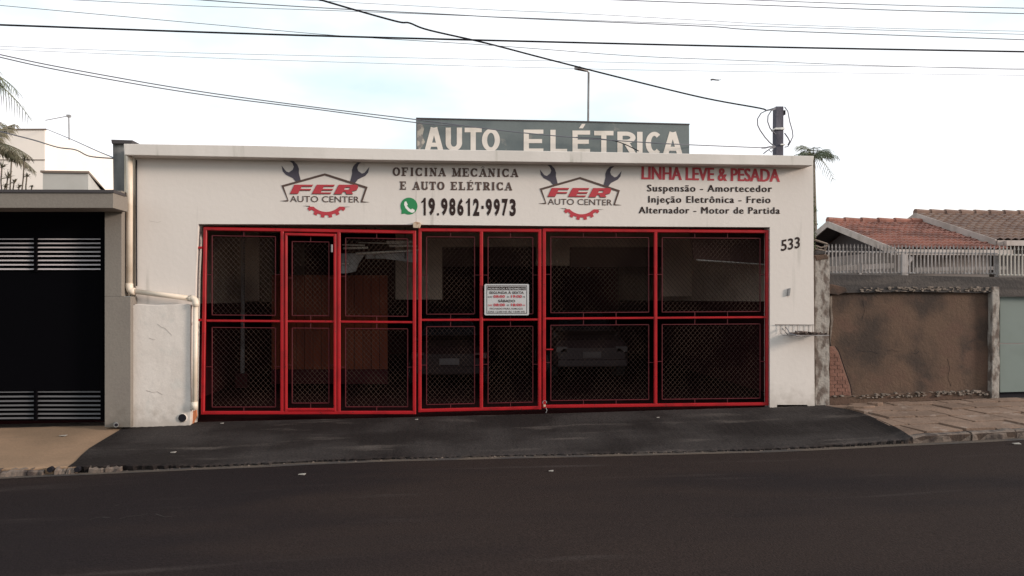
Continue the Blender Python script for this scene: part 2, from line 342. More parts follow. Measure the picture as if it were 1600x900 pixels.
# paving slabs on the right pavement, one object per slab
pave = bpy.data.objects.new('stone_pavement', None); C.objects.link(pave); pave['kind'] = 'structure'
rnd = random.Random(4)
rows = [(-1.86,-1.45), (-1.41,-1.03), (-0.99,-0.63), (-0.59,-0.25), (-0.21,0.0)]
skew = 0.30
for j, (y0, y1) in enumerate(rows):
    x = xr((y0+y1)/2) - 0.5 + 0.31*((j*7) % 5)/5
    while x < 9.6:
        wdt = rnd.uniform(0.42, 0.62)
        xa, xb = x+0.014, x+wdt-0.014
        def q(xx, yy): return max(xx - skew*(yy+1), xr(yy)-0.03)
        c = [(q(xa,y0)+rnd.uniform(-.012,.012), y0), (q(xb,y0)+rnd.uniform(-.012,.012), y0), (q(xb,y1), y1+rnd.uniform(-.01,.01)), (q(xa,y1), y1)]
        x += wdt
        if c[1][0]-c[0][0] < 0.06 and c[2][0]-c[3][0] < 0.06: continue
        lift = rnd.uniform(-0.006, 0.022); tx = rnd.uniform(-0.012, 0.012); ty = rnd.uniform(-0.012, 0.012)
        cx, cy = sum(p[0] for p in c)/4, sum(p[1] for p in c)/4
        b = MB()
        top = [Vector((p[0], p[1], zs(p[0], p[1])+0.006+lift+(p[0]-cx)*tx+(p[1]-cy)*ty)) for p in c]
        b.extrude(top, [v-Vector((0,0,0.05)) for v in top])
        b.build('paving_slab', M_SLAB, pave, bevel=0.006)
# kerb stones on the right
x = XR+0.02; k = 0
while x < 9.8:
    wdt = rnd.uniform(0.5, 0.95); b = MB(); n = 6; prof = []
    f0 = []; 
    for i in range(n+1):
        xx = lerp(x, x+wdt-0.02, i/n); z0 = ze(xx); ht = interp(lippts, xx)+rnd.uniform(-0.012,0.008)
        yo = rnd.uniform(-0.012,0.012)
        prof.append([Vector((xx, YK+yo+0.015, z0-0.05)), Vector((xx, YK+yo, z0+ht-0.03)), Vector((xx, YK+yo+0.03, z0+ht)), Vector((xx, YK+0.13, z0+ht+0.004)), Vector((xx, YK+0.13, z0-0.05))])
    for pr in prof: b.v += pr
    for i in range(n):
        for j in range(5): b.f.append((i*5+j, (i+1)*5+j, (i+1)*5+(j+1)%5, i*5+(j+1)%5))
    b.f.append((0,1,2,3,4)); b.f.append(tuple(n*5+j for j in (4,3,2,1,0)))
    b.build('kerb_stone', M_KERB, pave)
    x += wdt
# broken kerb pieces on the left, with two hollows
brk = bpy.data.objects.new('broken_kerb', None); C.objects.link(brk); brk['kind'] = 'structure'
for (pa, pb, hh) in ((-40,2,0.05),(4,44,0.07),(46,70,0.09),(88,104,0.075),(106,118,0.09),(140,165,0.075),(167,190,0.05)):
    a = P(pa, 742, YK).x; c_ = P(pb, 742, YK).x; b = MB(); n = 5; ring = []
    for i in range(n+1):
        xx = lerp(a, c_, i/n); z0 = ze(xx); h = interp(lippts, xx)*rnd.uniform(0.75, 1.05)
        b.v += [Vector((xx, YK-0.05+rnd.uniform(-.015,.015), z0-0.03)), Vector((xx, YK-0.035+rnd.uniform(-.015,.015), z0+h*0.7)), Vector((xx, YK+0.015, z0+h+0.006)), Vector((xx, YK+0.08, z0+h+0.004)), Vector((xx, YK+0.08, z0-0.03))]
    for i in range(n):
        for j in range(5): b.f.append((i*5+j, (i+1)*5+j, (i+1)*5+(j+1)%5, i*5+(j+1)%5))
    b.f.append((0,1,2,3,4)); b.f.append(tuple(n*5+j for j in (4,3,2,1,0)))
    b.build('kerb_fragment', M_KERB, brk)
for px in (80, 122):      # drain pipes mouths opening through the kerb
    p = P(px, 733, YK-0.02); b = MB()
    b.tube([p+Vector((0,-0.035,0.0)), p+Vector((0,0.02,0.0))], 0.034, 14)
    b.build('drain_mouth', M_CABLE, brk)
# thin lumps of asphalt and mortar along the apron edge
b = MB()
for i in range(240):
    x = rnd.uniform(XL+0.3, XR-0.1); y = YK + rnd.uniform(-0.06, 0.05); s = rnd.uniform(0.006, 0.022)
    c0 = Vector((x, y, ze(x)+s*0.3)); i0 = len(b.v)
    for sx, sy, sz in ((-1,-1,0),(1,-1,0),(1,1,0),(-1,1,0)): b.v.append(c0+Vector((sx*s*rnd.uniform(1,2.6), sy*s*rnd.uniform(.5,1), -s)))
    b.v.append(c0+Vector((rnd.uniform(-s,s), 0, s*0.6)))
    for q in range(4): b.f.append((i0+q, i0+(q+1)%4, i0+4))
tag(b.build('edge_rubble', M_KERB), 'loose crumbs of asphalt along the edge between apron and road', 'rubble', kind='stuff')

# ------------------------------------------------------------------ the workshop building
shop = thing('workshop_building', 'white single storey car workshop with painted signs and number 533', 'building', (P(760,650,0).x, 0, zb(1)))
b = MB().prism([(212,243),(1270,256),(1273,634),(1262,634.5),(1262,632.5),(1214,632.5),(1214,637),(1203,637.5),(1203,355),(850,353),(650,351),(310,350),(306,430),(302,662),(212,665)], 0.0, 0.22)
b.build('facade_wall', M_WALL, shop)
MB().prism([(194,240),(211,240),(212,490),(204,490),(204,461),(194,461)], 0.05, 0.3).build('side_wall_strip', M_TAN, shop, bevel=0.004)
MB().prism([(204,479),(212,475),(240,476.5),(290,475),(298,476),(297.5,560),(298.5,640),(297,667),(203,668),(202,600),(205,540)], -0.15, -0.001).build('rendered_block', M_PLASTER, shop, bevel=0.01)
MB().prism([(193,224.5),(400,227.5),(640,233),(860,236),(1078,240),(1272,243.5),(1270,258.5),(990,255),(830,253),(600,250),(410,246),(194,242)], -0.25, 0.24).build('fascia', M_FASCIA, shop, bevel=0.008)
MB().prism([(176,222),(206,222),(206,300),(177,300)], 0.12, 3.0).build('side_parapet', M_GREYPIER, shop, bevel=0.005)
MB().prism([(173.5,218),(207,219),(206,224.4),(174.5,224.4)], 0.06, 3.05).build('parapet_cap', M_CAP, shop, bevel=0.004)
xa, xb = P(212,500,0).x, P(1272,500,0).x; zt = P(700,250,0).z; z0 = zb(xa)-0.1
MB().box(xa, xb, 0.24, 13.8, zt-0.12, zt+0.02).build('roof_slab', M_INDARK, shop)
MB().box(xa-0.1, xa, 0.24, 13.8, z0, zt-0.12).build('left_side_wall', M_INWALL, shop)
MB().box(xb+0.02, xb+0.12, 0.24, 13.8, z0, zt+0.1).build('right_side_wall', M_GREYBOX, shop)
MB().box(xb-0.06, xb+0.018, 0.24, 13.8, z0, zt-0.12).build('inner_lining', M_INWALL, shop)
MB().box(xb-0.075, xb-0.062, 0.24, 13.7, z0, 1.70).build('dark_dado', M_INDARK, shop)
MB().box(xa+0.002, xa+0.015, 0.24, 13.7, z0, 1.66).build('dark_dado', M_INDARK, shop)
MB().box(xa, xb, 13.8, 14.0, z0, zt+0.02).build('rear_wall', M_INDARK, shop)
MB().quad((xa,0.23,zb(xa)+0.0),(xb,0.23,zb(xb)+0.0),(xb,13.8,zb(xb)+0.0),(xa,13.8,zb(xa)+0.0)) and None
bfl = MB(); bfl.extrude([(xa,0.2,zb(xa)-0.1),(xb,0.2,zb(xb)-0.1),(xb,0.2,zb(xb)+0.012),(xa,0.2,zb(xa)+0.012)], [(xa,13.8,zb(xa)-0.1),(xb,13.8,zb(xb)-0.1),(xb,13.8,zb(xb)+0.012),(xa,13.8,zb(xa)+0.012)])
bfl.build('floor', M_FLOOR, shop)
# partition half-way back: grey wall with big openings into the dark rear
b = MB(); Yp = 6.0
b.prism([(300,340),(1210,340),(1210,463),(1035,463),(1035,385.5),(890,385.5),(890,415),(838,415),(838,385.5),(691,385.5),(691,468),(618,468),(618,400),(618,364),(405,364),(405,470),(345,472),(300,476)], Yp, Yp+0.18)
b.build('inner_partition', M_INWALL, shop)
MB().prism([(891,386),(1034.5,386),(1034.5,417),(891,417)], Yp+0.06, Yp+0.2).build('partition_header', M_BROWNIN, shop)
MB().prism([(692,386),(837,386),(837,416),(692,416)], Yp+0.9, Yp+1.0).build('partition_header', M_BROWNIN, shop)
# number plate dash mark, hook and small fittings on the right pier
MB().prism([(1232,451),(1235.5,450),(1234,462),(1230.5,462)], -0.03, -0.001).build('wall_hook', M_METALG, shop)
MB().prism([(645,348.5),(648,346.5),(656,347),(658,350),(656,356.5),(645.5,356)], -0.06, -0.001).build('gate_bracket', M_HASP, shop, bevel=0.006)
for (x, y, r) in ((285,653,6.0),):
    p = P(x, y, -0.16); rr = r/1200*11.9
    MB().tube([p, p+Vector((0,0.02,0))], rr, 16).build('pipe_mouth', M_CABLE, shop)
    ring = MB()
    for k in range(16):
        t0, t1 = 2*math.pi*k/16, 2*math.pi*(k+1)/16
        for (ra, rb) in ((rr, rr*1.22),):
            ring.quad(p+Vector((math.cos(t0)*ra,-0.006,math.sin(t0)*ra)), p+Vector((math.cos(t1)*ra,-0.006,math.sin(t1)*ra)), p+Vector((math.cos(t1)*rb,0.01,math.sin(t1)*rb)), p+Vector((math.cos(t0)*rb,0.01,math.sin(t0)*rb)))
    ring.build('pipe_collar', M_PLASTER, shop)
for ck in ([(246,506),(252,511),(258,513),(264,519),(269,524)], [(228,610),(238,613),(246,612),(254,617)], [(233,528),(240,531),(243,530)]):
    MB().tube([P(x, y, -0.1515) for x, y in ck], 0.0028, 4).build('plaster_crack', M_REVEAL, shop)
for ck in ([(650,268),(650.6,290),(649.8,318),(650.4,348)], [(233,345),(246,347.5),(252,346)]):
    MB().tube([P(x, y, -0.0005) for x, y in ck], 0.0018, 4).build('plaster_crack', M_REVEAL, shop)
# orange-stained chip at the foot of the block
MB().prism([(298.7,645),(306,640),(307,650),(301,663),(298.7,663)], -0.05, -0.001).build('terracotta_chip', mat('terracotta', (0.45,0.16,0.07), 0.9), shop)

# --- drain pipe on the left of the facade
dp = thing('drain_pipe', 'cream downpipe running from the fascia round the rendered block', 'drain pipe', P(203,460,-0.12))
def pipe(pts, r, name='pipe_run'):
    MB().tube([P(x, y, Y) for x, y, Y in pts], r, 14).build(name, M_PVC, dp, smooth=True)
pipe([(202.5,243,-0.10),(202.5,300,-0.10),(202,445,-0.10)], 0.046)
pipe([(202,443,-0.10),(202,448,-0.102),(203.3,453,-0.105),(206.5,455.3,-0.11),(211,455,-0.11)], 0.054, 'pipe_elbow')
pipe([(209,455,-0.11),(300,466.5,-0.14)], 0.038)
pipe([(297,466,-0.14),(302,466.8,-0.15),(305.2,469.5,-0.16),(306,474,-0.17),(306,479,-0.17)], 0.05, 'pipe_elbow')
pipe([(306,476,-0.17),(305,560,-0.17),(304,632,-0.17)], 0.036)
pipe([(304.2,628,-0.17),(304,640,-0.17)], 0.047, 'pipe_collar')
pipe([(301.5,504.5,-0.17),(310,504,-0.12)], 0.012, 'pipe_clip')
pipe([(297.5,464,-0.145),(298.5,470,-0.145)], 0.048, 'pipe_collar')
MB().tube([P(213.2,250,-0.02),P(213.2,330,-0.02),P(213.5,447,-0.02)], 0.009, 6).build('wall_joint', M_CABLE, dp)  # dark line drawn for the vertical joint at the facade's left edge

# ------------------------------------------------------------------ lettering
def text_geo(s, bold=0.0, shear=0.0, space=1.0):
    c = bpy.data.curves.new('t', 'FONT'); c.body = s; c.offset = bold; c.shear = shear; c.space_character = space; c.resolution_u = 3
    c.fill_mode = 'FRONT'
    o = bpy.data.objects.new('t', c); C.objects.link(o)
    dg = bpy.context.evaluated_depsgraph_get(); dg.update()
    me = bpy.data.meshes.new_from_object(o.evaluated_get(dg))
    V = [v.co.copy() for v in me.vertices]; F = [tuple(p.vertices) for p in me.polygons]
    bpy.data.objects.remove(o); bpy.data.curves.remove(c); bpy.data.meshes.remove(me)
    return V, F
_cap = {}
def cap(bold):
    if bold not in _cap:
        V, F = text_geo('H', bold); _cap[bold] = (min(v.y for v in V), max(v.y for v in V))
    return _cap[bold]
def text(s, x0, x1, tl, tr, bl, br, Y, m, parent, bold=0.0, shear=0.0, space=1.0, fit=False, name='painted_lettering', label=None, smear=()):
    """flat lettering: left/right px, cap-top y at left/right, baseline y at left/right"""
    V, F = text_geo(s, bold, shear, space)
    mnx, mxx = min(v.x for v in V), max(v.x for v in V)
    y0, y1 = (min(v.y for v in V), max(v.y for v in V)) if fit else cap(bold)
    b = MB()
    for k, dx in enumerate((0,)+tuple(smear)):       # copies a hair apart thicken the painted stroke
        for v in V:
            t = (v.x-mnx)/(mxx-mnx); q = (v.y-y0)/(y1-y0)
            b.v.append(P(lerp(x0, x1, t)+dx, lerp(lerp(bl, br, t), lerp(tl, tr, t), q), Y-0.0004*k))
        b.f += [tuple(i+k*len(V) for i in f) for f in F]
    return b.build(name, m, parent, label=label, kind='stuff' if len(s) > 1 else None)
def poly(pts, Y, m, parent, name, hole=None, label=None):
    pp = [[Vector((x, y, 0)) for x, y in pts]] + ([[Vector((x, y, 0)) for x, y in hole]] if hole else [])
    tr = tessellate_polygon(pp); allp = [p for l_ in pp for p in l_]
    b = MB(); b.v = [P(p.x, p.y, Y) for p in allp]; b.f = [tuple(t) for t in tr]
    return b.build(name, m, parent, label=label)
YT = -0.004
# seriffed strokes: every letter is strokes + slab serifs, each on its own hair-thin layer
def serif_geo(ch):
    """strokes (x0,y0,x1,y1,w) in a cell 0..1 wide, 0..1 high; 'o' arcs as polylines"""
    st, th = 0.27, 0.15
    def arc(cx, cy, rx, ry, a0, a1, w0, w1, n=14):
        o = []
        for i in range(n):
            t0, t1 = R(a0+(a1-a0)*i/n), R(a0+(a1-a0)*(i+1)/n); q = abs(math.cos((t0+t1)/2)); wd = w1+(w0-w1)*q
            o.append((cx+rx*math.cos(t0), cy+ry*math.sin(t0), cx+rx*math.cos(t1), cy+ry*math.sin(t1), wd))
        return o
    H = lambda x0, x1, y: (x0, y, x1, y, th)
    V_ = lambda x, y0=0.0, y1=1.0, w=st: (x, y0, x, y1, w)
    t, bt = 0.95, 0.05
    G = {
     'O': arc(.5,.5,.38,.45,0,360,st,th),
     'C': arc(.52,.5,.38,.45,42,318,st,th)+[(.86,.98,.86,.66,.09),(.86,.34,.86,.05,.09)],
     'I': [V_(.5), H(.22,.78,t), H(.22,.78,bt)],
     'F': [V_(.3), H(.05,.9,t), H(.05,.6,bt), H(.3,.66,.52), (.86,.98,.86,.68,.1), (.66,.68,.66,.36,.09)],
     'E': [V_(.3), H(.05,.9,t), H(.05,.92,bt), H(.3,.66,.52), (.86,.98,.86,.72,.1), (.88,.02,.88,.3,.1), (.66,.68,.66,.36,.09)],
     'L': [V_(.32), H(.06,.6,t), H(.06,.92,bt), (.88,.02,.88,.34,.1)],
     'T': [V_(.5), H(.06,.94,t), H(.26,.74,bt), (.1,.98,.1,.7,.1), (.9,.98,.9,.7,.1)],
     'N': [V_(.2,w=.12), V_(.82,w=.12), (.2,.96,.82,.04,st), H(.02,.34,t), H(.02,.4,bt), H(.62,1.0,t)],
     'M': [V_(.16,w=.12), V_(.84,w=st), (.2,.96,.5,.06,st), (.5,.06,.82,.96,.1), H(0,.3,t), H(0,.34,bt), H(.66,1.02,bt), H(.76,1.02,t)],
     'A': [(.16,.04,.5,.98,.11), (.5,.98,.84,.04,st), H(.26,.74,.32), H(.0,.36,bt), H(.62,1.0,bt)],
     'U': [V_(.22,.3,1.0), V_(.82,.3,1.0,.12)]+arc(.52,.3,.3,.26,180,360,st,th)+[H(.04,.44,t), H(.66,1.0,t)],
     'R': [V_(.26), H(.04,.5,t), H(.04,.52,bt), H(.3,.5,.5)]+arc(.5,.725,.28,.22,-90,90,st,th)+[(.5,.5,.86,.04,st), H(.72,1.0,bt)],
    }
    return G[ch]
def serif_text(s, x0, x1, tl, tr, bl, br, m, parent, label):
    b = MB(); adv = {'I': .62, ' ': .55, 'M': 1.2, 'A': 1.05}
    acc = {'Â': ('A', 1), 'É': ('E', 2)}
    tot = sum(adv.get(acc.get(c, (c,))[0], 1.0) for c in s) + 0.14*(len(s)-1); x = 0; lay = 0
    asp = (x1-x0)/tot/(bl-tl)         # px width of a unit cell over its height
    def put(seg, xo, wd, sgn=1):
        nonlocal lay
        ax, ay, bx, by, w_ = seg; A = Vector(((ax*wd)*asp, ay)); B = Vector(((bx*wd)*asp, by)); d = B-A
        if d.length < 1e-6: return
        n = Vector((-d.y, d.x)).normalized()*w_/2; e = d.normalized()*0.012
        Yq = YT - 0.00012*(lay % 12); lay += 1; q = []
        for p in (A-e-n, B+e-n, B+e+n, A-e+n):
            X = xo + p.x/asp; t = X/tot
            q.append(P(lerp(x0, x1, t), lerp(lerp(bl, br, t), lerp(tl, tr, t), p.y), Yq))
        b.quad(*q)
    for c in s:
        if c == ' ': x += adv[' ']+0.14; continue
        g, a = acc.get(c, (c, 0)); wd = adv.get(g, 1.0)
        off = -0.19*0 if g != 'I' else 0
        for seg in serif_geo(g): put(seg, x, wd if g != 'I' else 1.0*0.62*1.35 and wd)
        if a == 1: put((.3,1.1,.5,1.24,.07), x, wd); put((.5,1.24,.7,1.1,.07), x, wd)
        if a == 2: put((.45,1.1,.68,1.26,.09), x, wd)
        x += wd+0.14
    return b.build('painted_lettering', m, parent, label=label, kind='stuff')
serif_text('OFICINA MECÂNICA', 613.5, 809.8, 261.6, 264, 274.6, 276.6, M_INKBR, shop, 'brown seriffed line OFICINA MECÂNICA')
serif_text('E AUTO ELÉTRICA', 624, 800.2, 283.6, 285, 296.2, 297.4, M_INKBR, shop, 'brown seriffed line E AUTO ELÉTRICA')
for ch, a, c_ in (('1',405,452),('9',480,552),('.',572,596),('9',617,688),('8',705,774),('6',793,861),('1',887,931),('2',964,1031),('-',1053,1079),('9',1100,1168),('9',1187,1254),('7',1275,1340),('3',1359,1426)):
    px0, px1 = 600+a/6.92, 600+c_/6.92; tq = (a-405)/1020; ty = 309+1.8*tq; by = 336.7+1.3*tq
    if ch == '1':
        wq = (px1-px0)
        poly([(px1, ty), (px1, by), (px1-3.4, by), (px1-3.4, ty+6.5), (px0, ty+8.6), (px0, ty+5.6), (px0+wq*.35, ty+3.8), (px1-2.6, ty)], YT, M_INKB, shop, 'phone_digit')
    elif ch == '.': text(ch, px0, px1, by-4.2, by-4.2, by, by, YT, M_INKB, shop, 0.03, fit=True, name='phone_digit')
    elif ch == '-': text(ch, px0, px1, (ty+by)/2-2.4, (ty+by)/2-2.4, (ty+by)/2+2.6, (ty+by)/2+2.6, YT, M_INKB, shop, 0.03, fit=True, name='phone_digit')
    else: text(ch, px0, px1, ty, ty, by, by, YT, M_INKB, shop, 0.045, fit=True, name='phone_digit')
text('LINHA LEVE & PESADA', 1003, 1218, 260, 264.3, 280, 284.2, YT, M_INKR, shop, 0.008, smear=(-0.85, -0.42, 0.42, 0.85), label='red line LINHA LEVE & PESADA')
text('Suspensão - Amortecedor', 1011.6, 1206, 288.4, 289.6, 299, 300, YT, M_INKB, shop, 0.0, smear=(-0.55, -0.28, 0.28, 0.55), space=1.16, label='black line Suspensão - Amortecedor')
text('Injeção Eletrônica - Freio', 1013.4, 1203.6, 306, 306.8, 316.5, 317.2, YT, M_INKB, shop, 0.0, smear=(-0.55, -0.28, 0.28, 0.55), space=1.16, label='black line Injeção Eletrônica - Freio')
text('Alternador - Motor de Partida', 998.3, 1218.3, 323, 323.8, 333.3, 334, YT, M_INKB, shop, 0.0, smear=(-0.55, -0.28, 0.28, 0.55), space=1.16, label='black line Alternador - Motor de Partida')
text('533', 1220.5, 1250, 375.3, 369.6, 392.6, 387.2, YT, M_INKB, shop, 0.02, name='house_number')
# messaging icon: green round speech bubble with a white handset
cx, cy, rr = 639.0, 322.0, 13.3
circ = [(cx+rr*math.cos(R(a)), cy+rr*math.sin(R(a))) for a in range(0, 360, 10) if not 118 <= a <= 150] 
pts = []
for a in range(0, 360, 10):
    if a == 130: pts.append((627.2, 334.6))
    elif 120 < a < 150: continue
    else: pts.append((cx+rr*math.cos(R(a)), cy+rr*math.sin(R(a))))
poly(pts, YT, M_GREEN, shop, 'phone_icon', label='green round speech bubble emblem')
hs = [(632.2,315.4),(634.6,314.4),(637.2,319.6),(635.8,321.4),(638.8,325.2),(642.2,327.6),(644.0,325.8),(648.2,328.2),(647.4,331.4),(643.6,332.4),(638,330),(633.6,325),(631.4,319.6)]
poly(hs, YT-0.002, M_WHITE, shop, 'phone_handset')
# the two painted emblems
def logo(mapf, lab):
    e = lambda pts: [mapf(x, y) for x, y in pts]
    wr = [(335,88),(392,95),(438,140),(457,190),(455,240),(480,335),(418,354),(382,308),(290,263),(254,222),(238,150),(300,224),(332,234),(378,202),(392,165),(375,120)]
    poly(e(wr), YT, M_INKP, shop, 'emblem_wrench')
    poly(e([(1576-x, y+15) for x, y in wr]), YT, M_INKP, shop, 'emblem_wrench')
    ln = [(325,588),(248,405),(780,256),(1308,424),(1240,604)]
    b = MB()
    inner = [(300,575),(268,412),(780,278),(1288,436),(1222,604)]
    outl = [(318,592),(236,398),(780,246),(1316,416),(1248,606)]
    outline = outl + [(1226,604),(1284,436),(780,274),(268,416),(328,592)] 
    poly(e(outline), YT-0.001, M_INKBR, shop, 'emblem_outline')
    poly(e([(215,592),(322,580),(318,600)]), YT-0.002, M_INKBR, shop, 'emblem_serif')
    poly(e([(1236,594),(1345,608),(1232,612)]), YT-0.002, M_INKBR, shop, 'emblem_serif')
    Fp = [(345,500),(400,388),(635,388),(622,410),(492,410),(478,440),(612,440),(601,458),(468,458),(446,500)]
    Ep = [(618,500),(680,388),(905,388),(893,410),(768,410),(754,440),(885,440),(875,458),(744,458),(730,484),(862,484),(852,500)]
    Rp = [(893,505),(955,388),(1165,388),(1195,398),(1196,425),(1180,456),(1115,472),(1134,505),(1050,505),(1038,474),(1008,474),(992,505)]
    Rh = [(1038,420),(1098,420),(1084,450),(1020,450)]
    for g, h in ((Fp,None),(Ep,None),(Rp,Rh)):
        poly(e([(x-6, y+9) for x, y in g]), YT-0.0015, M_INKBR, shop, 'emblem_letter_shadow', hole=e([(x-6,y+9) for x,y in h]) if h else None)
        poly(e(g), YT-0.003, M_INKR, shop, 'emblem_letter', hole=e(h) if h else None)
    a_, b_ = mapf(345, 530), mapf(1215, 610); 
    text('AUTO CENTER', mapf(345,528)[0], mapf(1212,528)[0], mapf(345,528)[1], mapf(1212,536)[1], mapf(345,604)[1], mapf(1212,612)[1], YT-0.001, M_INKBR, shop, 0.006, label=lab)
    gear = []; g2 = []
    cxg, cyg = 800, 496
    for i in range(31):
        t = R(-52+104*i/30); gear.append((cxg+272*math.sin(t), cyg+272*math.cos(t)))
    tooth = []
    def rad(d):
        for c_ in (-47,-28.5,-9.5,9.5,28.5,47):
            if abs(d-c_) < 4.6: return 306
        return 274
    og = []; d = -53.0
    while d <= 53: og.append((cxg+rad(d)*math.sin(R(d)), cyg+rad(d)*math.cos(R(d)))); d += 0.9
    ig = [(cxg+232*math.sin(R(t)), cyg+232*math.cos(R(t))) for t in range(44, -45, -4)]
    poly(e(og+ig), YT-0.002, M_INKR, shop, 'emblem_gear')
    poly(e([(505,652),(600,652),(585,664)]), YT-0.001, M_INKBR, shop, 'emblem_serif')
    poly(e([(1105,664),(990,664),(1005,674)]), YT-0.001, M_INKBR, shop, 'emblem_serif')
logo(lambda u, v: (410+u/8, 240+v/8), 'thin brown AUTO CENTER in the left emblem')
logo(lambda u, v: (843.4+(u-238)/8*0.93, 276.7+(v-250)/8*0.967+ (u-238)/8*0.004), 'thin brown AUTO CENTER in the right emblem')

# ------------------------------------------------------------------ roof sign board
YB = 0.55
bd = thing('roof_sign', 'grey green board reading AUTO ELÉTRICA standing above the fascia', 'sign', P(864,240,YB))
MB().prism([(650,184.5),(760,187),(900,189.5),(1077,194),(1077.5,262),(650,255)], YB, YB+0.16).build('board', M_BOARD, bd, bevel=0.006)
MB().prism([(650,183.6),(760,186),(900,188.6),(1077.6,193.2),(1077.6,195),(900,190.6),(760,188),(650,185.8)], YB-0.01, YB+0.17).build('board_edge', M_CAP, bd)
def sx(v): return 640+v/3.478
def sy(v): return 170+v/3.478
def block_letter(ch, x0, x1, y0, y1):
    """heavy sans capital from straight and curved bands, in photograph pixels"""
    w_, hw = 8.2, 6.4; b = MB(); lay = [0]
    def band(p, q, wd):
        A = Vector(p); B = Vector(q); d = (B-A).normalized(); n = Vector((-d.y, d.x))*wd/2
        Yq = YB-0.004-0.0003*lay[0]; lay[0] += 1
        b.quad(*[P(v.x, v.y, Yq) for v in (A-n, B-n, B+n, A+n)])
    def arc(cx_, cy_, rx, ry, a0, a1, n=16):
        Yq = YB-0.004-0.0003*lay[0]; lay[0] += 1
        for i in range(n):
            t0, t1 = R(a0+(a1-a0)*i/n), R(a0+(a1-a0)*(i+1)/n)
            b.quad(*[P(cx_+(rx-dx)*math.cos(t), cy_+(ry-dy)*math.sin(t), Yq) for t, dx, dy in ((t0,0,0),(t1,0,0),(t1,w_,hw),(t0,w_,hw))])
    xm = (x0+x1)/2; ym = (y0+y1)/2; L_ = x0+w_/2; R_ = x1-w_/2; T_ = y0+hw/2; B_ = y1-hw/2
    if ch in 'EL':
        band((L_,y0),(L_,y1),w_); band((x0,B_),(x1,B_),hw)
        if ch == 'E': band((x0,T_),(x1,T_),hw); band((x0,ym),(x1-2,ym),hw)
    elif ch == 'T': band((x0,T_),(x1,T_),hw+.6); band((xm,y0),(xm,y1),w_)
    elif ch == 'I': band((xm,y0),(xm,y1),x1-x0)
    elif ch == 'O': arc(xm, ym, (x1-x0)/2, (y1-y0)/2, 0, 360, 28)
    elif ch == 'C': arc(xm, ym, (x1-x0)/2, (y1-y0)/2, 48, 312, 24)
    elif ch == 'U': band((L_,y0),(L_,y1-10),w_); band((R_,y0),(R_,y1-10),w_); arc(xm, y1-12, (x1-x0)/2, 12, 0, 180)
    elif ch == 'A':
        band((x0+w_*.45,y1),(xm-1,y0),w_); band((x1-w_*.45,y1),(xm+1,y0),w_); band((xm-7,y1-9.5),(xm+7,y1-9.5),hw)
    elif ch == 'R':
        rr_ = (y1-y0)*.27; band((L_,y0),(L_,y1),w_); band((x0,T_),(xm,T_),hw); band((x0,y0+2*rr_-hw/2),(xm,y0+2*rr_-hw/2),hw)
        arc(xm-1, y0+rr_, x1-xm+1, rr_, -90, 90); band((xm,ym),(x1-w_*.4,y1),w_)
    b.build('board_letter', M_CREAM, bd)
for ch, a, c_, ty, by in (('A',83,182,102,228),('U',196,285,102,228),('T',299,392,104,228),('O',393,491,108,232),('E',620,727,113,238),('L',765,856,114,240),('E',885,981,118,240),('T',1003,1108,121,242),('R',1129,1228,124,246),('I',1236,1266,125,248),('C',1283,1377,125,250),('A',1378,1482,127,250)):
    block_letter(ch, sx(a), sx(c_), sy(ty), sy(by))
poly([(sx(920),sy(106)),(sx(936),sy(82)),(sx(956),sy(82)),(sx(942),sy(106))], YB-0.004, M_CREAM, bd, 'letter_accent')
poly([(652,195),(658,192),(663,200),(660,212),(664,222),(655,235),(652,230)], YB-0.003, mat('peeled_board', (0.40,0.36,0.31), 0.9, (0.2,0.19,0.18), 12, 0.45, 0.55), bd, 'peeled_patch')

# ------------------------------------------------------------------ red mesh gates
YG = 0.06; TW = 0.052
def wmesh(x0, x1, yt0, yt1, yb0, yb1, Y, pitch=7.6):
    """diamond wire mesh clipped to a frame given in photograph pixels"""
    b = MB()
    A = P(x0, (yt0+yb0)/2, Y).x; B = P(x1, (yt1+yb1)/2, Y).x
    T = P(x0, yt0, Y).z; Bo = P(x0, yb0, Y).z; p = pitch*0.0098
    W_, H_ = B-A, T-Bo; sl = 1.12
    k = -H_/sl
    n = 0
    for sgn in (1, -1):
        s0 = -H_/sl
        while s0 < W_ + H_/sl:
            # line: x = s0 + t, z = sgn*sl*t
            if sgn == 1:   pts = [(s0 + t_/sl, t_) for t_ in (0, H_)]
            else:          pts = [(s0 + t_/sl, H_-t_) for t_ in (0, H_)]
            (xa_, za_), (xb_, zb_) = pts
            if xb_ > 0 and xa_ < W_:
                t0 = max(0, (0-xa_)/(xb_-xa_)); t1 = min(1, (W_-xa_)/(xb_-xa_))
                if t1 > t0:
                    pa = Vector((A+lerp(xa_, xb_, t0), Y+0.003*sgn, Bo+lerp(za_, zb_, t0))); pb = Vector((A+lerp(xa_, xb_, t1), Y+0.003*sgn, Bo+lerp(za_, zb_, t1)))
                    b.tube([pa, pb], 0.0018 if sgn == 1 else 0.0026, 3, cap=False)
            s0 += p
    return b
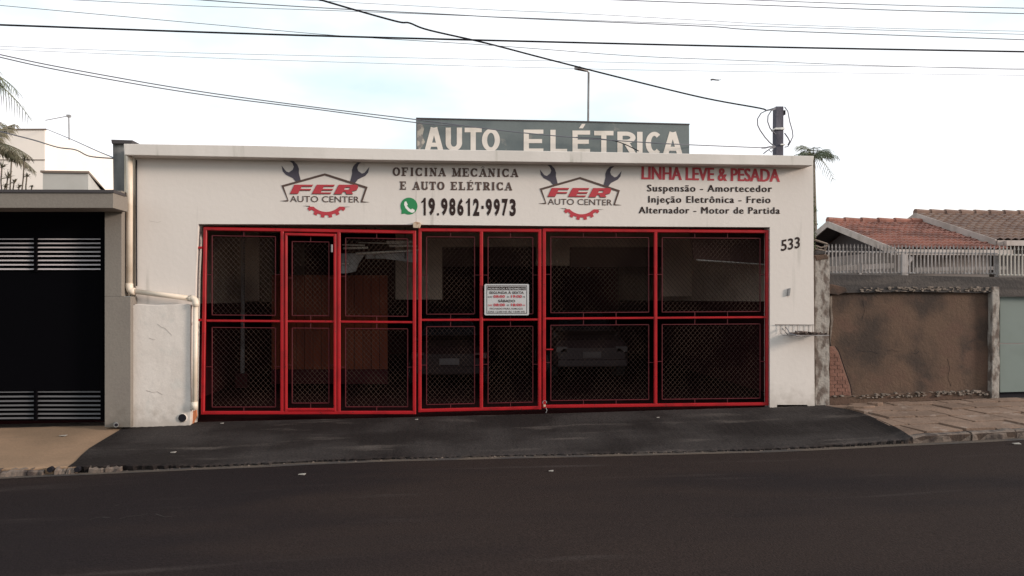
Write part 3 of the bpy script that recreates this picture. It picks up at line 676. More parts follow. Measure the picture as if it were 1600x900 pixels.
def leaf(label, xs, top, mid, bot, wicket=None, hinge=None):
    """xs: pixel x of posts; top/mid/bot: functions of px"""
    x0, x1 = xs[0], xs[-1]
    g = thing('gate_leaf', label, 'gate', P((x0+x1)/2, bot((x0+x1)/2), YG), 'red mesh gate leaves across the workshop opening')
    for i, x in enumerate(xs):
        MB().bar(P(x, top(x)-2.4 if i in (0, len(xs)-1) else top(x), YG), P(x-(4 if x < 330 else 0), bot(x)+2.2 if i in (0, len(xs)-1) else bot(x), YG), TW).build('post', M_RED, g)
    MB().bar(P(x0, top(x0), YG-0.001), P(x1, top(x1), YG-0.001), TW).build('top_rail', M_RED, g)
    MB().bar(P(x0-(4 if x0 < 330 else 0), bot(x0), YG-0.001), P(x1, bot(x1), YG-0.001), TW).build('bottom_rail', M_RED, g)
    for a, c_ in zip(xs, xs[1:]):
        par = g; x_a, x_c = a, c_; tp, bt = top, bot
        if wicket and abs(a-wicket[0]) < 1:
            par = MB().bar(P(a+6, top(a)+6.5, YG-0.012), P(c_-6, top(c_)+6.5, YG-0.012), 0.042).build('wicket_door', M_RED, g)
            b2 = MB(); b2.bar(P(a+6, top(a)+4.5, YG-0.010), P(a+6, bot(a)-2, YG-0.010), 0.042); b2.build('door_post', M_RED, par)
            b2 = MB(); b2.bar(P(c_-6, top(c_)+4.5, YG-0.010), P(c_-6, bot(c_)-2, YG-0.010), 0.042); b2.build('door_post', M_RED, par)
            MB().bar(P(a+6, bot(a)-5, YG-0.012), P(c_-6, bot(c_)-5, YG-0.012), 0.042).build('door_rail', M_RED, par)
            x_a, x_c = a+5, c_-5; tp = lambda x: top(x)+7; bt = lambda x: bot(x)-6
            MB().bar(P(c_-11,382,YG-0.05),P(c_-11,394,YG-0.05),0.025).build('door_latch', M_METALG, par)
        MB().bar(P(x_a+2, mid(x_a), YG-0.002), P(x_c-2, mid(x_c), YG-0.002), 0.034).build('middle_rail', M_RED, par)
        for (t_, u_) in ((tp, mid), (mid, bt)):
            dx, dt, db = 10.5, 10.5, 9.0
            xa_, xb_ = x_a+dx, x_c-dx
            fr = MB(); Y = YG+0.012
            c4 = [P(xa_, t_(xa_)+dt, Y), P(xb_, t_(xb_)+dt, Y), P(xb_, u_(xb_)-db, Y), P(xa_, u_(xa_)-db, Y)]
            for q in range(4): fr.bar(c4[q], c4[(q+1)%4], 0.014)
            nx = 2 if x_c-x_a > 130 else 1
            for q in range(nx):
                xm = lerp(xa_, xb_, (q+1)/(nx+1))
                fr.bar(P(xm, t_(xm)+1, Y), P(xm, t_(xm)+dt, Y), 0.012); fr.bar(P(xm, u_(xm)-db, Y), P(xm, u_(xm)-1, Y), 0.012)
            ym = lerp(t_(xa_), u_(xa_), 0.5)
            fr.bar(P(x_a+1, ym, Y), P(xa_, ym, Y), 0.012); fr.bar(P(xb_, ym, Y), P(x_c-1, ym, Y), 0.012)
            fr.build('mesh_frame', M_RED2, par)
            wmesh(xa_, xb_, t_(xa_)+dt, t_(xb_)+dt, u_(xa_)-db, u_(xb_)-db, Y+0.012).build('wire_mesh', M_WIRE, par, kind='stuff')
    if hinge:
        for (x, y) in hinge:
            MB().bar(P(x-4.5, y, YG-0.01), P(x+4.5, y, YG-0.01), 0.035).build('hinge', M_RED, g)
    return g
lin = lambda xa, ya, xb, yb: (lambda x: lerp(ya, yb, (x-xa)/(xb-xa)))
g1 = leaf('left gate leaf with the narrow wicket door built into it', [321,441,529.5,647.5], lin(321,357.5,648,363), lin(320,501,645,503.5), lin(318,645,648,644.5), wicket=(441,529.5), hinge=[(312,387),(312,500)])
g2 = leaf('middle gate leaf carrying the white opening hours plate', [656,752,843], lin(658,359.5,843,360.5), lin(658,500,843,499.3), lin(655,641.5,843,637), hinge=None)
g3 = leaf('wide right gate leaf with two broad mesh panels, nearest the number 533', [850,1024,1198], lin(855,359.8,1197,362), lin(855,497.8,1195,495.6), lin(855,635,1197,631), hinge=[(1201,391)])
MB().bar(P(852,546,YG-0.02), P(864,546,YG-0.02), 0.02).build('bolt_handle', M_RED, g3)
# padlock and chain between middle and right leaves
pl = thing('padlock', 'small brass padlock and ring at the foot of the middle gate joint', 'padlock', P(852,634,-0.0))
b = MB(); c0 = P(850.5,633.5,-0.01); b.box(c0.x-0.018, c0.x+0.018, -0.03, 0.0, c0.z-0.02, c0.z+0.015); b.build('lock_body', M_HASP, pl, bevel=0.004)
b = MB(); b.tube([P(851+3*math.cos(R(a)),629+3*math.sin(R(a)),-0.015) for a in range(150,400,25)], 0.005, 6); b.build('shackle', M_METALG, pl)
b = MB(); b.tube([P(853,637,-0.02),P(854.5,641,-0.02),P(853,645,-0.02)], 0.007, 6); b.build('chain', M_METALG, pl)
# opening-hours plate
hp = thing('hours_sign', 'white opening hours plate wired to the middle gate leaf', 'sign', P(791,492,0.0))
def rrect(x0, y0, x1, y1, r, n=5):
    o = []
    for cx_, cy_, a0 in ((x1-r,y0+r,-90),(x1-r,y1-r,0),(x0+r,y1-r,90),(x0+r,y0+r,180)):
        for i in range(n+1): a = R(a0+90*i/n); o.append((cx_+r*math.cos(a), cy_+r*math.sin(a)))
    return o
YH = -0.004
MB().prism(rrect(757,443.8,826.5,492.6,2.0), YH, YH+0.012).build('plate', M_PLATE, hp)
fo = [(760.3,446),(823.5,446),(823.5,490),(760.3,490)]; fi = [(761.1,446.9),(822.7,446.9),(822.7,489.1),(761.1,489.1)]
poly(fo, YH-0.002, M_INKB, hp, 'plate_border', hole=fi)
poly([(762,447.8),(821.5,447.8),(821.5,453.4),(762,453.4)], YH-0.002, M_INKB, hp, 'plate_header')
kw = dict(Y=YH-0.004, parent=hp)
def ht(s, x0, x1, yt, yb_, m, bold=0.012, shear=0): text(s, x0, x1, yt, yt, yb_, yb_, YH-0.005, m, hp, bold, shear, name='plate_lettering')
ht('HORÁRIO DE ATENDIMENTO', 763, 820.5, 449.6, 452.5, M_PLATE)
ht('SEGUNDA À SEXTA', 764.5, 818.5, 455.3, 459.2, M_INKB, 0.02)
ht('DAS', 762.5, 769, 462.6, 465, M_INKB); ht('08:00', 771, 789, 461, 465.3, M_INKR, 0.03); ht('ÀS', 792, 795.5, 462.6, 465, M_INKB); ht('19:00', 798.5, 815.5, 461, 465.3, M_INKR, 0.03); ht('HS', 817, 820.5, 462.6, 465, M_INKB)
ht('SÁBADO', 778.5, 805, 468.3, 472.2, M_INKB, 0.02)
ht('DAS', 762.5, 769, 475.6, 478.2, M_INKR); ht('08:00', 771, 789, 474.2, 478.5, M_INKR, 0.03); ht('ÀS', 792, 795.5, 475.6, 478.2, M_INKB); ht('18:00', 798.5, 815.5, 474.2, 478.5, M_INKR, 0.03); ht('HS', 817, 820.5, 475.6, 478.2, M_INKR)
ht('FECHADO PARA ALMOÇO', 765.5, 817, 481, 483.6, M_INKB, 0.006)
ht('DAS 12:00 HS ÀS 13:00 HS', 763, 820, 485.6, 488.4, M_INKB, 0.006)

# ------------------------------------------------------------------ inside the workshop
oc = thing('ochre_partition', 'ochre orange corrugated sheet partition inside the left part of the workshop', 'partition', P(518,577,4.0))
n = 14
for i in range(n):
    xa_, xb_ = lerp(424,606,i/n), lerp(424,606,(i+1)/n)
    f = MB(); yo = 4.0+0.03*(i % 2)
    f.prism([(xa_+0.4,430),(xb_-0.4,430),(xb_-0.4,577),(xa_+0.4,577)], yo, yo+0.04); f.build('panel', M_OCHRE, oc)
MB().prism([(424,577.5),(606,577.5),(606,600),(424,600)], 4.05, 4.2).build('plinth', M_INDARK, oc)
tp = thing('steel_post', 'thin grey steel post standing inside behind the left gate leaf', 'post', P(379,583,4.6))
MB().bar(P(380,340,4.6), P(379,583,4.6), 0.075).build('shaft', M_METALG, tp)
bpz = P(379,583,4.6); MB().box(bpz.x-0.12,bpz.x+0.12,4.5,4.7,bpz.z-0.3,bpz.z).build('foot_block', M_INDARK, tp)
rk = thing('ceiling_rack', 'pale metal sheets and pipes on a rack under the workshop ceiling', 'rack', P(592,390,2.4))
for (x0_, y0_, x1_, y1_, r_) in ((536,388,575,387,0.02),(535,382.5,570,383.5,0.016),(604,378,650,377.5,0.02),(608,384,652,384.5,0.024),(556,396.5,655,391,0.022),(534,412,545,412,0.02),(560,379,640,381,0.01)):
    MB().tube([P(x0_,y0_,2.4), P(x1_,y1_,2.4)], r_, 8).build('pipe', M_WHITE, rk, smooth=True)
MB().prism([(533,396),(571,396),(560,412),(556,424),(541,427),(533,427)], 2.5, 2.53).build('sheet', M_TIN, rk)
MB().prism([(571,397.5),(652,392.5),(652,411),(600,404),(571,404)], 2.5, 2.53).build('sheet', M_TIN, rk)
for x in (572,586,633): MB().bar(P(x,355,2.45), P(x,404,2.45), 0.012).build('hanger', M_INDARK, rk)
lp = thing('pale_rod', 'thin pale conduit on a dark hanging sheet behind the right gate leaf', 'pipe', P(1140,409,1.3))
MB().tube([P(1088,406,1.3), P(1142,409.5,1.3), P(1199,413.5,1.3)], 0.012, 6).build('rod', M_WHITE, lp)  # stands in for a pale slanting line, not a wall fitting
MB().prism([(1076,340),(1203,340),(1203,413),(1084,405)], 1.33, 1.38).build('dark_backing', M_BROWNIN, lp)  # hanging sheet that gives the dark tone above the pale line

def car(label, px, Y, pbase, width, mbody, rear, heading=0.0):
    base = P(px, pbase, Y); zf = zb(base.x)+0.012
    g = thing('parked_car', label, 'car', (base.x, Y, zf), 'cars inside the workshop')
    W_ = width/2; o = Vector((base.x, Y, zf))
    def hull(secs, name, m, par=g, **k):
        b = MB(); nn = 12; rings = []
        for (y, z0_, z1_, w0, w1) in secs:
            ring = []
            prof = [(-w0*0.92,z0_),(-w0,z0_+0.08),(-w0,lerp(z0_,z1_,.45)),(-lerp(w0,w1,.6),lerp(z0_,z1_,.8)),(-w1,z1_-0.04),(-w1*0.9,z1_),(w1*0.9,z1_),(w1,z1_-0.04),(lerp(w0,w1,.6),lerp(z0_,z1_,.8)),(w0,lerp(z0_,z1_,.45)),(w0,z0_+0.08),(w0*0.92,z0_)]
            for p in prof: ring.append(len(b.v)); b.v.append(o+Vector((p[0], y, p[1])))
            rings.append(ring)
        for a, c_ in zip(rings, rings[1:]):
            for q in range(nn): b.f.append((a[q], a[(q+1)%nn], c_[(q+1)%nn], c_[q]))
        b.f.append(tuple(rings[0])); b.f.append(tuple(reversed(rings[-1])))
        return b.build(name, m, par, smooth=False, bevel=0.012)
    hull([(0,.42,.70,W_*.88,W_*.80),(0.12,.28,.86,W_*.97,W_*.90),(0.9,.22,.95,W_,W_*.93),(2.0,.22,.98,W_,W_*.95),(3.3,.22,.96,W_,W_*.93),(3.9,.30,.86,W_*.95,W_*.86),(4.05,.42,.7,W_*.86,W_*.78)], 'body', mbody)
    hull([(0.75,.93,.97,W_*.86,W_*.80),(1.5,.93,1.46,W_*.88,W_*.66),(2.9,.93,1.47,W_*.88,W_*.66),(3.6,.93,1.0,W_*.86,W_*.8)], 'cabin', mbody)
    b = MB(); b.quad(o+Vector((-W_*.72,0.86,1.02)), o+Vector((W_*.72,0.86,1.02)), o+Vector((W_*.60,1.40,1.40)), o+Vector((-W_*.60,1.40,1.40)))
    b.v = [v+Vector((0,-0.03,0.03)) for v in b.v]; b.build('windscreen', M_GLASS, g)
    for s in (-1, 1):
        b = MB(); b.quad(o+Vector((s*W_*.86,1.1,1.02)), o+Vector((s*W_*.86,3.0,1.02)), o+Vector((s*W_*.72,2.8,1.38)), o+Vector((s*W_*.72,1.5,1.38)))
        b.v = [v+Vector((s*0.02,0,0)) for v in b.v]; b.build('side_window', M_GLASS, g)
        for yy in (0.85, 3.2):
            wc = o+Vector((s*(W_-0.08), yy, 0.31)); b = MB(); b.tube([wc-Vector((0.1,0,0)), wc+Vector((0.1,0,0))], 0.31, 18)
            wh = b.build('wheel', M_TYRE, g); b = MB(); b.tube([wc+Vector((s*0.09,0,0)), wc+Vector((s*0.112,0,0))], 0.18, 12); b.build('rim', M_METALG, wh)
        b = MB(); b.box(o.x+s*W_*.78-0.13, o.x+s*W_*.78+0.13, Y-0.0, Y+0.16, zf+.60, zf+.74)
        b.build('tail_light' if rear else 'headlight', M_REDLENS if rear else M_DIM, g, bevel=0.02)
    MB().box(o.x-W_*.9, o.x+W_*.9, Y-0.08, Y+0.1, zf+.30, zf+.46).build('bumper', mbody, g, bevel=0.02)
    MB().box(o.x-0.2, o.x+0.2, Y-0.022, Y+0.02, zf+.49, zf+.62).build('number_plate', M_DIM, g, bevel=0.004)
    return g
car('dark hatchback with a pale rear plate behind the middle gate leaf', 702, 3.6, 610, 1.62, M_CARD, True)
car('grey car facing out, dim behind the wide right gate leaf', 925, 4.6, 605, 1.7, M_CARW, False)

# ------------------------------------------------------------------ wire letter basket on the right pier
bk = thing('wall_basket', 'rusty wire litter basket with dead leaves fixed to the pier under number 533', 'basket', P(1245,528,0))
Yb0, Yb1 = -0.02, -0.33
b = MB(); b.tube([P(1211,507.2,Yb0),P(1272,507.6,Yb0)], 0.006, 6); b.build('back_rail', M_RUST, bk)
for x in (1219,1227,1238,1246,1255,1263,1270):
    p0 = P(x,507.4,Yb0); p1 = P(x,520,Yb0)
    b = MB(); b.tube([p0, p1, p1+Vector((0,-0.10,-0.035)), p1+Vector((0,-0.28,-0.03))], 0.0036, 5); b.build('wire', M_RUST, bk)
zc = P(1245,520,Yb0).z-0.03
xa_, xb_ = P(1222,520,Yb0).x, P(1280,520,Yb0).x
b = MB(); b.tube([(xa_,-0.03,zc+.10),(xa_+0.03,-0.15,zc+0.02),(xa_+0.09,Yb1,zc),(xb_,Yb1,zc),(xb_+0.03,-0.1,zc)], 0.009, 6); b.build('front_rail', M_RAIL, bk)
b = MB(); b.tube([(xa_+0.05,-0.05,zc+.12),(xa_+0.05,-0.2,zc+0.03),(xa_+0.11,Yb1,zc-0.0)], 0.008, 6); b.build('end_hoop', M_CABLEG, bk)
lv = thing('leaf_litter', 'heap of brown dead leaves lying in the wire basket', 'leaves', P(1245,523,-0.2))
b = MB()
for i in range(260):
    t = rnd.random(); c0 = Vector((lerp(xa_+0.1, xb_, t), rnd.uniform(-0.30,-0.04), zc+0.005+rnd.random()*0.055*(1-abs(t-.4)*1.2))); s = rnd.uniform(0.02,0.045)
    d1 = Vector((rnd.uniform(-1,1),rnd.uniform(-1,1),rnd.uniform(-.4,.4))).normalized()*s; d2 = Vector((rnd.uniform(-1,1),rnd.uniform(-1,1),rnd.uniform(-.4,.4))).normalized()*s*0.6
    b.quad(c0-d1, c0+d2, c0+d1, c0-d2)
b.build('leaf_heap', mat('dead_leaf', (0.11,0.07,0.055), 0.9, (0.06,0.04,0.035), 12), lv, kind='stuff')

# ------------------------------------------------------------------ neighbour on the left
nb = thing('neighbour_garage', 'taupe garage front with black gate at the left edge', 'building', P(90,660,-0.2))
MB().prism([(163.5,298),(190,298),(190,463),(163.5,463)], -0.25, 0.1).build('pillar', M_NPILLAR, nb, bevel=0.004)
MB().prism([(163.5,463.2),(204,463.2),(204,667.5),(163.5,668)], -0.25, 0.04).build('pillar', M_NPILLAR, nb, bevel=0.004)
MB().prism([(-700,299),(177,301),(177,325),(-700,324)], -0.75, -0.252).build('beam', M_NPILLAR, nb, bevel=0.005)
MB().prism([(-700,293.5),(177.5,296.5),(177.5,301),(-700,299)], -0.77, -0.36).build('beam_cap', M_CAP, nb)
xg = P(-700,500,-0.1).x
MB().box(xg-0.4, xg, -0.25, 0.1, -0.5, P(0,300,-0.1).z).build('pillar', M_NPILLAR, nb)
MB().box(xg, P(163,500,0).x, 0.6, 0.7, -0.5, 3.3).build('inner_screen', M_INDARK, nb)
bg_ = thing('black_gate', 'black steel sliding gate with louvred strips at top and bottom, left edge', 'gate', P(60,655,-0.1))
YBg = -0.06
xg2 = -420
for (ya, yb_) in ((310,371.5),(424.5,610.5)):
    MB().prism([(xg2,ya),(162.5,ya),(162.5,yb_),(xg2,yb_-(0 if ya<400 else -3))], YBg, YBg+0.04).build('sheet_panel', M_BLACKGATE, bg_)
for x in (160.5,):
    MB().bar(P(x,330,YBg-0.01), P(x,657,YBg-0.01), 0.05).build('upright', M_BLACKGATE, bg_)
for x in (56, -60, -180, -300):
    for (ya, yb_) in ((371,425),(609,657)): MB().bar(P(x,ya,YBg-0.005), P(x,yb_,YBg-0.005), 0.045).build('upright', M_BLACKGATE, bg_)
MB().bar(P(xg2,375,YBg-0.012),P(163,375.5,YBg-0.012),0.02).build('slat', M_BLACKGATE, bg_)
def slats(ys, ms):
    for k, y in enumerate(ys):
        for (a, c_) in ((58.5,157.5),(-58,54),(-178,-62),(-298,-182)):
            f = MB(); p0 = P(a, y+ (0.8 if a < 58 else 0)*(1 if y > 500 else 0), YBg-0.002); p1 = P(c_, y, YBg-0.002)
            h_ = 0.011
            f.extrude([p0+Vector((0,0,-h_)), p1+Vector((0,0,-h_)), p1+Vector((0,0.02,h_)), p0+Vector((0,0.02,h_))], [p0+Vector((0,0.012,-h_)), p1+Vector((0,0.012,-h_)), p1+Vector((0,0.032,h_)), p0+Vector((0,0.032,h_))])
            f.build('slat', ms, bg_)
slats([373.6,380,386.6,393.4,400,406.8,413.6,420.4], M_SLAT_LIT)
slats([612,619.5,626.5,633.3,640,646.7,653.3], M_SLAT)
MB().prism([(xg2,371.6),(162,371.6),(162,424.4),(xg2,424.4)], YBg+0.05, YBg+0.07).build('backing_sheet', M_BLACKGATE, bg_)
MB().prism([(xg2,610.6),(162,610.6),(162,656.5),(xg2,659)], YBg+0.05, YBg+0.07).build('backing_sheet', M_BLACKGATE, bg_)
sp = thing('water_spout', 'short pipe stub at the foot of the taupe pillar', 'pipe', P(181,663,-0.27))
b = MB(); b.tube([P(181,663,-0.25), P(181.5,664,-0.31)], 0.035, 12); b.build('stub', M_GREYPIER, sp); b = MB(); b.tube([P(181.6,664,-0.311), P(181.6,664.05,-0.313)], 0.024, 12); b.build('opening', M_CABLE, sp)

tw = thing('peach_house', 'peach rendered upper storey beyond the black gate', 'building', P(20,300,9))
b = MB().prism([(-500,204),(70,202.5),(70,420),(-500,420)], 9, 15); b.build('wall', M_PEACH, tw)
MB().prism([(-500,202),(71,200.8),(71,202.4),(-500,204)], 8.97, 9.04).build('roof_trim', M_BRLINE, tw)
MB().prism([(-500,249),(69.9,249),(69.9,250.2),(-500,250.2)], 8.985, 9.0).build('string_course', M_BRLINE, tw)
gb = thing('grey_rooftop_box', 'low pale grey flat roofed block between peach house and workshop', 'building', P(102,300,7))
A_ = P(67,270,7); B_ = P(138,270,7); Cc = P(162,277,5.4)
b = MB()
zt_ = A_.z; zb_ = 1.0
ptsb = [Vector((A_.x,7,0)), Vector((B_.x,7,0)), Vector((P(162,277,10.5).x,10.5,0)), Vector((A_.x,10.5,0))]
b.extrude([Vector((p.x,p.y,zt_)) for p in ptsb], [Vector((p.x,p.y,zb_)) for p in ptsb]); b.build('wall', M_GREYBOX, gb)
b = MB(); ptc = [p+Vector((dx,dy,0)) for p,(dx,dy) in zip(ptsb,((-.04,-.04),(.03,-.04),(.05,.03),(-.04,.03)))]
b.extrude([Vector((p.x,p.y,zt_+0.05)) for p in ptc], [Vector((p.x,p.y,zt_+0.001)) for p in ptc]); b.build('roof_trim', M_BRLINE, gb)
an = thing('antenna_mast', 'thin antenna mast with a slanting arm above the grey roof block', 'antenna', P(108.5,270,12))
MB().tube([P(108.8,275,12), P(107.5,181,12)], 0.018, 6).build('mast', M_METALG, an)
MB().tube([P(107.5,181,12), P(71,188,12)], 0.012, 6).build('arm', M_METALG, an)
MB().box(P(107.5,181,12).x-0.05, P(107.5,181,12).x+0.05, 11.95, 12.05, P(107,182,12).z-0.02, P(107,179.5,12).z).build('clamp', M_METALG, an)

# ------------------------------------------------------------------ old wall, railing and houses on the right
ow = thing('old_wall', 'crumbling brown rendered wall with exposed brick, right of the workshop', 'wall', P(1420,620,0.1))
MB().prism([(1294,448),(1552,448),(1552,622),(1294,630)], 0.16, 0.36).build('render_panel', M_OLD, ow)
def rough_prism(x0, x1, y0, y1, Y0, Y1, n, amp, seed):
    r = random.Random(seed); left = [(x0+r.uniform(-amp,amp), lerp(y0,y1,i/n)) for i in range(n+1)]; right = [(x1+r.uniform(-amp,amp), lerp(y1,y0,i/n)) for i in range(n+1)]
    return MB().prism(left+right, Y0, Y1)
rough_prism(1274,1296,398,636,0.05,0.40,16,0.9,3).build('left_post', M_LIME, ow, bevel=0.008)
rough_prism(1550,1562,448,626,0.06,0.40,14,0.8,5).build('right_post', M_LIME, ow, bevel=0.008)
MB().prism([(1293,428),(1420,430),(1560,433),(1700,434),(1700,464),(1562,462),(1554,461),(1552,458),(1420,456),(1294,458)], 0.10, 0.38).build('top_beam', M_DARKBAND, ow, bevel=0.003)
rb = random.Random(9)
for i in range(110):      # flakes of old plaster left along the lower edge of the beam
    x = lerp(1342, 1548, rb.random()**0.8); y = 452+rb.uniform(-3.5,3.5)
    s = rb.uniform(0.8,3.6); h = rb.uniform(0.4,1.7)
    pts = [(x+s*math.cos(R(a))*rb.uniform(.7,1.2), y+h*math.sin(R(a))*rb.uniform(.7,1.2)) for a in range(0,360,60)]
    MB().prism(pts, 0.085-rb.uniform(0,0.01), 0.101).build('plaster_flake', M_FLAKE, ow)
for i in range(110):
    x = lerp(1300, 1545, rb.random()); y = interp([(1294,621),(1552,613)], x)+rb.uniform(-3.5,3.5)
    if x < 1370 and rb.random() < .6: continue
    s = rb.uniform(0.7,3.2); h = rb.uniform(0.5,1.9)
    pts = [(x+s*math.cos(R(a))*rb.uniform(.7,1.2), y+h*math.sin(R(a))*rb.uniform(.7,1.2)) for a in range(0,360,60)]
    MB().prism(pts, 0.085-rb.uniform(0,0.015), 0.13).build('plaster_flake', M_FLAKE, ow)
MB().prism([(1295,620),(1420,614),(1552,611),(1552,622),(1420,628),(1296,634)], 0.11, 0.17).build('plinth', M_OLD, ow, bevel=0.01)
# brick courses bared at the left foot of the panel
patch = lambda y: interp([(541,1305),(548,1309),(575,1318),(600,1327),(618,1330)], y)
y = 541.5; k = 0
poly_b = [(1296,541),(1304,541),(1310,550),(1319,577),(1328,603),(1331,622),(1296,626)]
MB().prism(poly_b, 0.150, 0.17).build('mortar_bed', M_MORTAR, ow)
while y < 620:
    x = 1296.4 - (0 if k % 2 else 4.0); xe = patch(y+2.5)-0.8
    while x < xe-1.5:
        xb_ = min(x+11.5, xe); xa_ = max(x, 1296.4)
        if xb_-xa_ > 1.5:
            d = rb.uniform(0.0, 0.012)
            MB().prism([(xa_+.25,y+.3),(xb_-.25,y+.3),(xb_-.25,y+5.5),(xa_+.25,y+5.5)], 0.145-d*.6, 0.155).build('brick', M_BRICK, ow)
        x += 12.3
    y += 5.9; k += 1
for ck, w_ in (([(1305,541),(1311,549.5),(1320,576.5),(1329,602.5),(1332,621)], 0.010), ([(1340,547),(1352,550),(1361,549),(1372,553)], 0.005), ([(1386,548),(1394,546),(1399,549),(1410,548)], 0.005), ([(1424,551),(1431,553),(1436,549)], 0.005), ([(1348,470),(1351,486),(1347,498)], 0.003), ([(1480,560),(1484,575),(1481,590),(1486,604)], 0.004), ([(1297.6,459),(1297.2,500),(1297.6,541)], 0.016)):
    MB().tube([P(x, y, 0.159) for x, y in ck], w_*0.5, 4).build('render_crack', M_CABLE, ow)
# dark crack and loose strips beside the left post
MB().prism([(1296.8,462),(1300.5,462),(1300,480),(1302,500),(1299.5,520),(1297,540),(1298.2,500)], 0.13, 0.161).build('torn_strip', M_FLAKE, ow)
MB().prism([(1286,446),(1300,444),(1322,449),(1324,455),(1310,461),(1290,458)], 0.06, 0.12).build('broken_corner', M_OLD, ow, bevel=0.01)

def railing(label, x0, x1, step, ytop, yrail, ybot, Y, m, r=0.010, group='white spiked railings on the right wall'):
    g = thing('spiked_railing', label, 'railing', P((x0+x1)/2, ybot((x0+x1)/2), Y), group)
    MB().bar(P(x0-2, yrail(x0-2), Y), P(x1+2, yrail(x1+2), Y), 0.028).build('top_rail', m, g)
    MB().bar(P(x0-2, ybot(x0-2), Y), P(x1+2, ybot(x1+2), Y), 0.028).build('bottom_rail', m, g)
    x = x0
    while x <= x1:
        b = MB(); b.bar(P(x, yrail(x)+1, Y-0.015), P(x, ybot(x), Y-0.015), 0.021)
        t = P(x+rb.uniform(-.4,.4), ytop(x)+rb.uniform(-.5,.5), Y-0.015); m0 = P(x, yrail(x)+1.2, Y-0.015); md = m0.lerp(t, 0.55)
        b.tube([m0, md], 0.009, 5); b.tube([md, t], 0.016, 5, r2=0.003)
        b.build('bar', m, g); x += step
    for x in (1292, 1343, 1410, 1557):
        if x0-3 <= x <= x1+3: MB().bar(P(x, yrail(x)+ (18 if x in (1292,1343) else 3), Y+0.01), P(x, ybot(x)+5, Y+0.01), 0.055 if x != 1410 else 0.09).build('post', m, g)
    return g
railing('grey painted spiked railing on top of the old brown wall', 1289, 1556, 5.75, lin(1290,381,1556,384), lin(1290,393,1556,396.5), lin(1290,425.5,1556,427.5), 0.22, M_RAIL)
railing('spiked railing in a paler lit tone above the green grey gate, right edge', 1562, 1690, 5.9, lin(1560,383,1690,386), lin(1560,398,1690,400), lin(1560,429.5,1690,431), 0.16, M_RAIL_LIT)
# bits on top of left post: white bent frame
wf = thing('bent_frame', 'small bent white metal frame lying on the old wall post', 'scrap', P(1283,398,0.2))
b = MB(); b.tube([P(1273,375,0.2),P(1292,381,0.2),P(1289,392,0.2),P(1274,389,0.2)], 0.018, 6); b.build('frame', M_FLAKE, wf)
b = MB(); b.tube([P(1275,384,0.18),P(1283,387,0.18),P(1293,384,0.18)], 0.014, 6); b.build('strut', M_FLAKE, wf)
MB().prism([(1274,399),(1292,397),(1295,404),(1276,407)], 0.03, 0.3).build('loose_tile', M_OLD, wf, bevel=0.006)
MB().prism([(1275,391.5),(1290,392),(1290,396.5),(1275,397.5)], 0.06, 0.3).build('loose_tile', M_DARKBAND, wf, bevel=0.006)

gg = thing('green_grey_gate', 'plain green grey sheet metal gate at the right edge', 'gate', P(1600,615,0.1))
MB().prism([(1562.5,463),(1780,464),(1780,537),(1562.5,536)], 0.2, 0.24).build('upper_panel', M_GGATE, gg, bevel=0.004)
MB().prism([(1562.5,537.6),(1780,538.6),(1780,608),(1562.5,613)], 0.2, 0.24).build('lower_panel', M_GGATE, gg, bevel=0.004)
MB().prism([(1562.5,613.2),(1780,608.2),(1780,616),(1562.5,621)], 0.26, 0.3).build('sill_shadow_board', M_CABLE, gg)

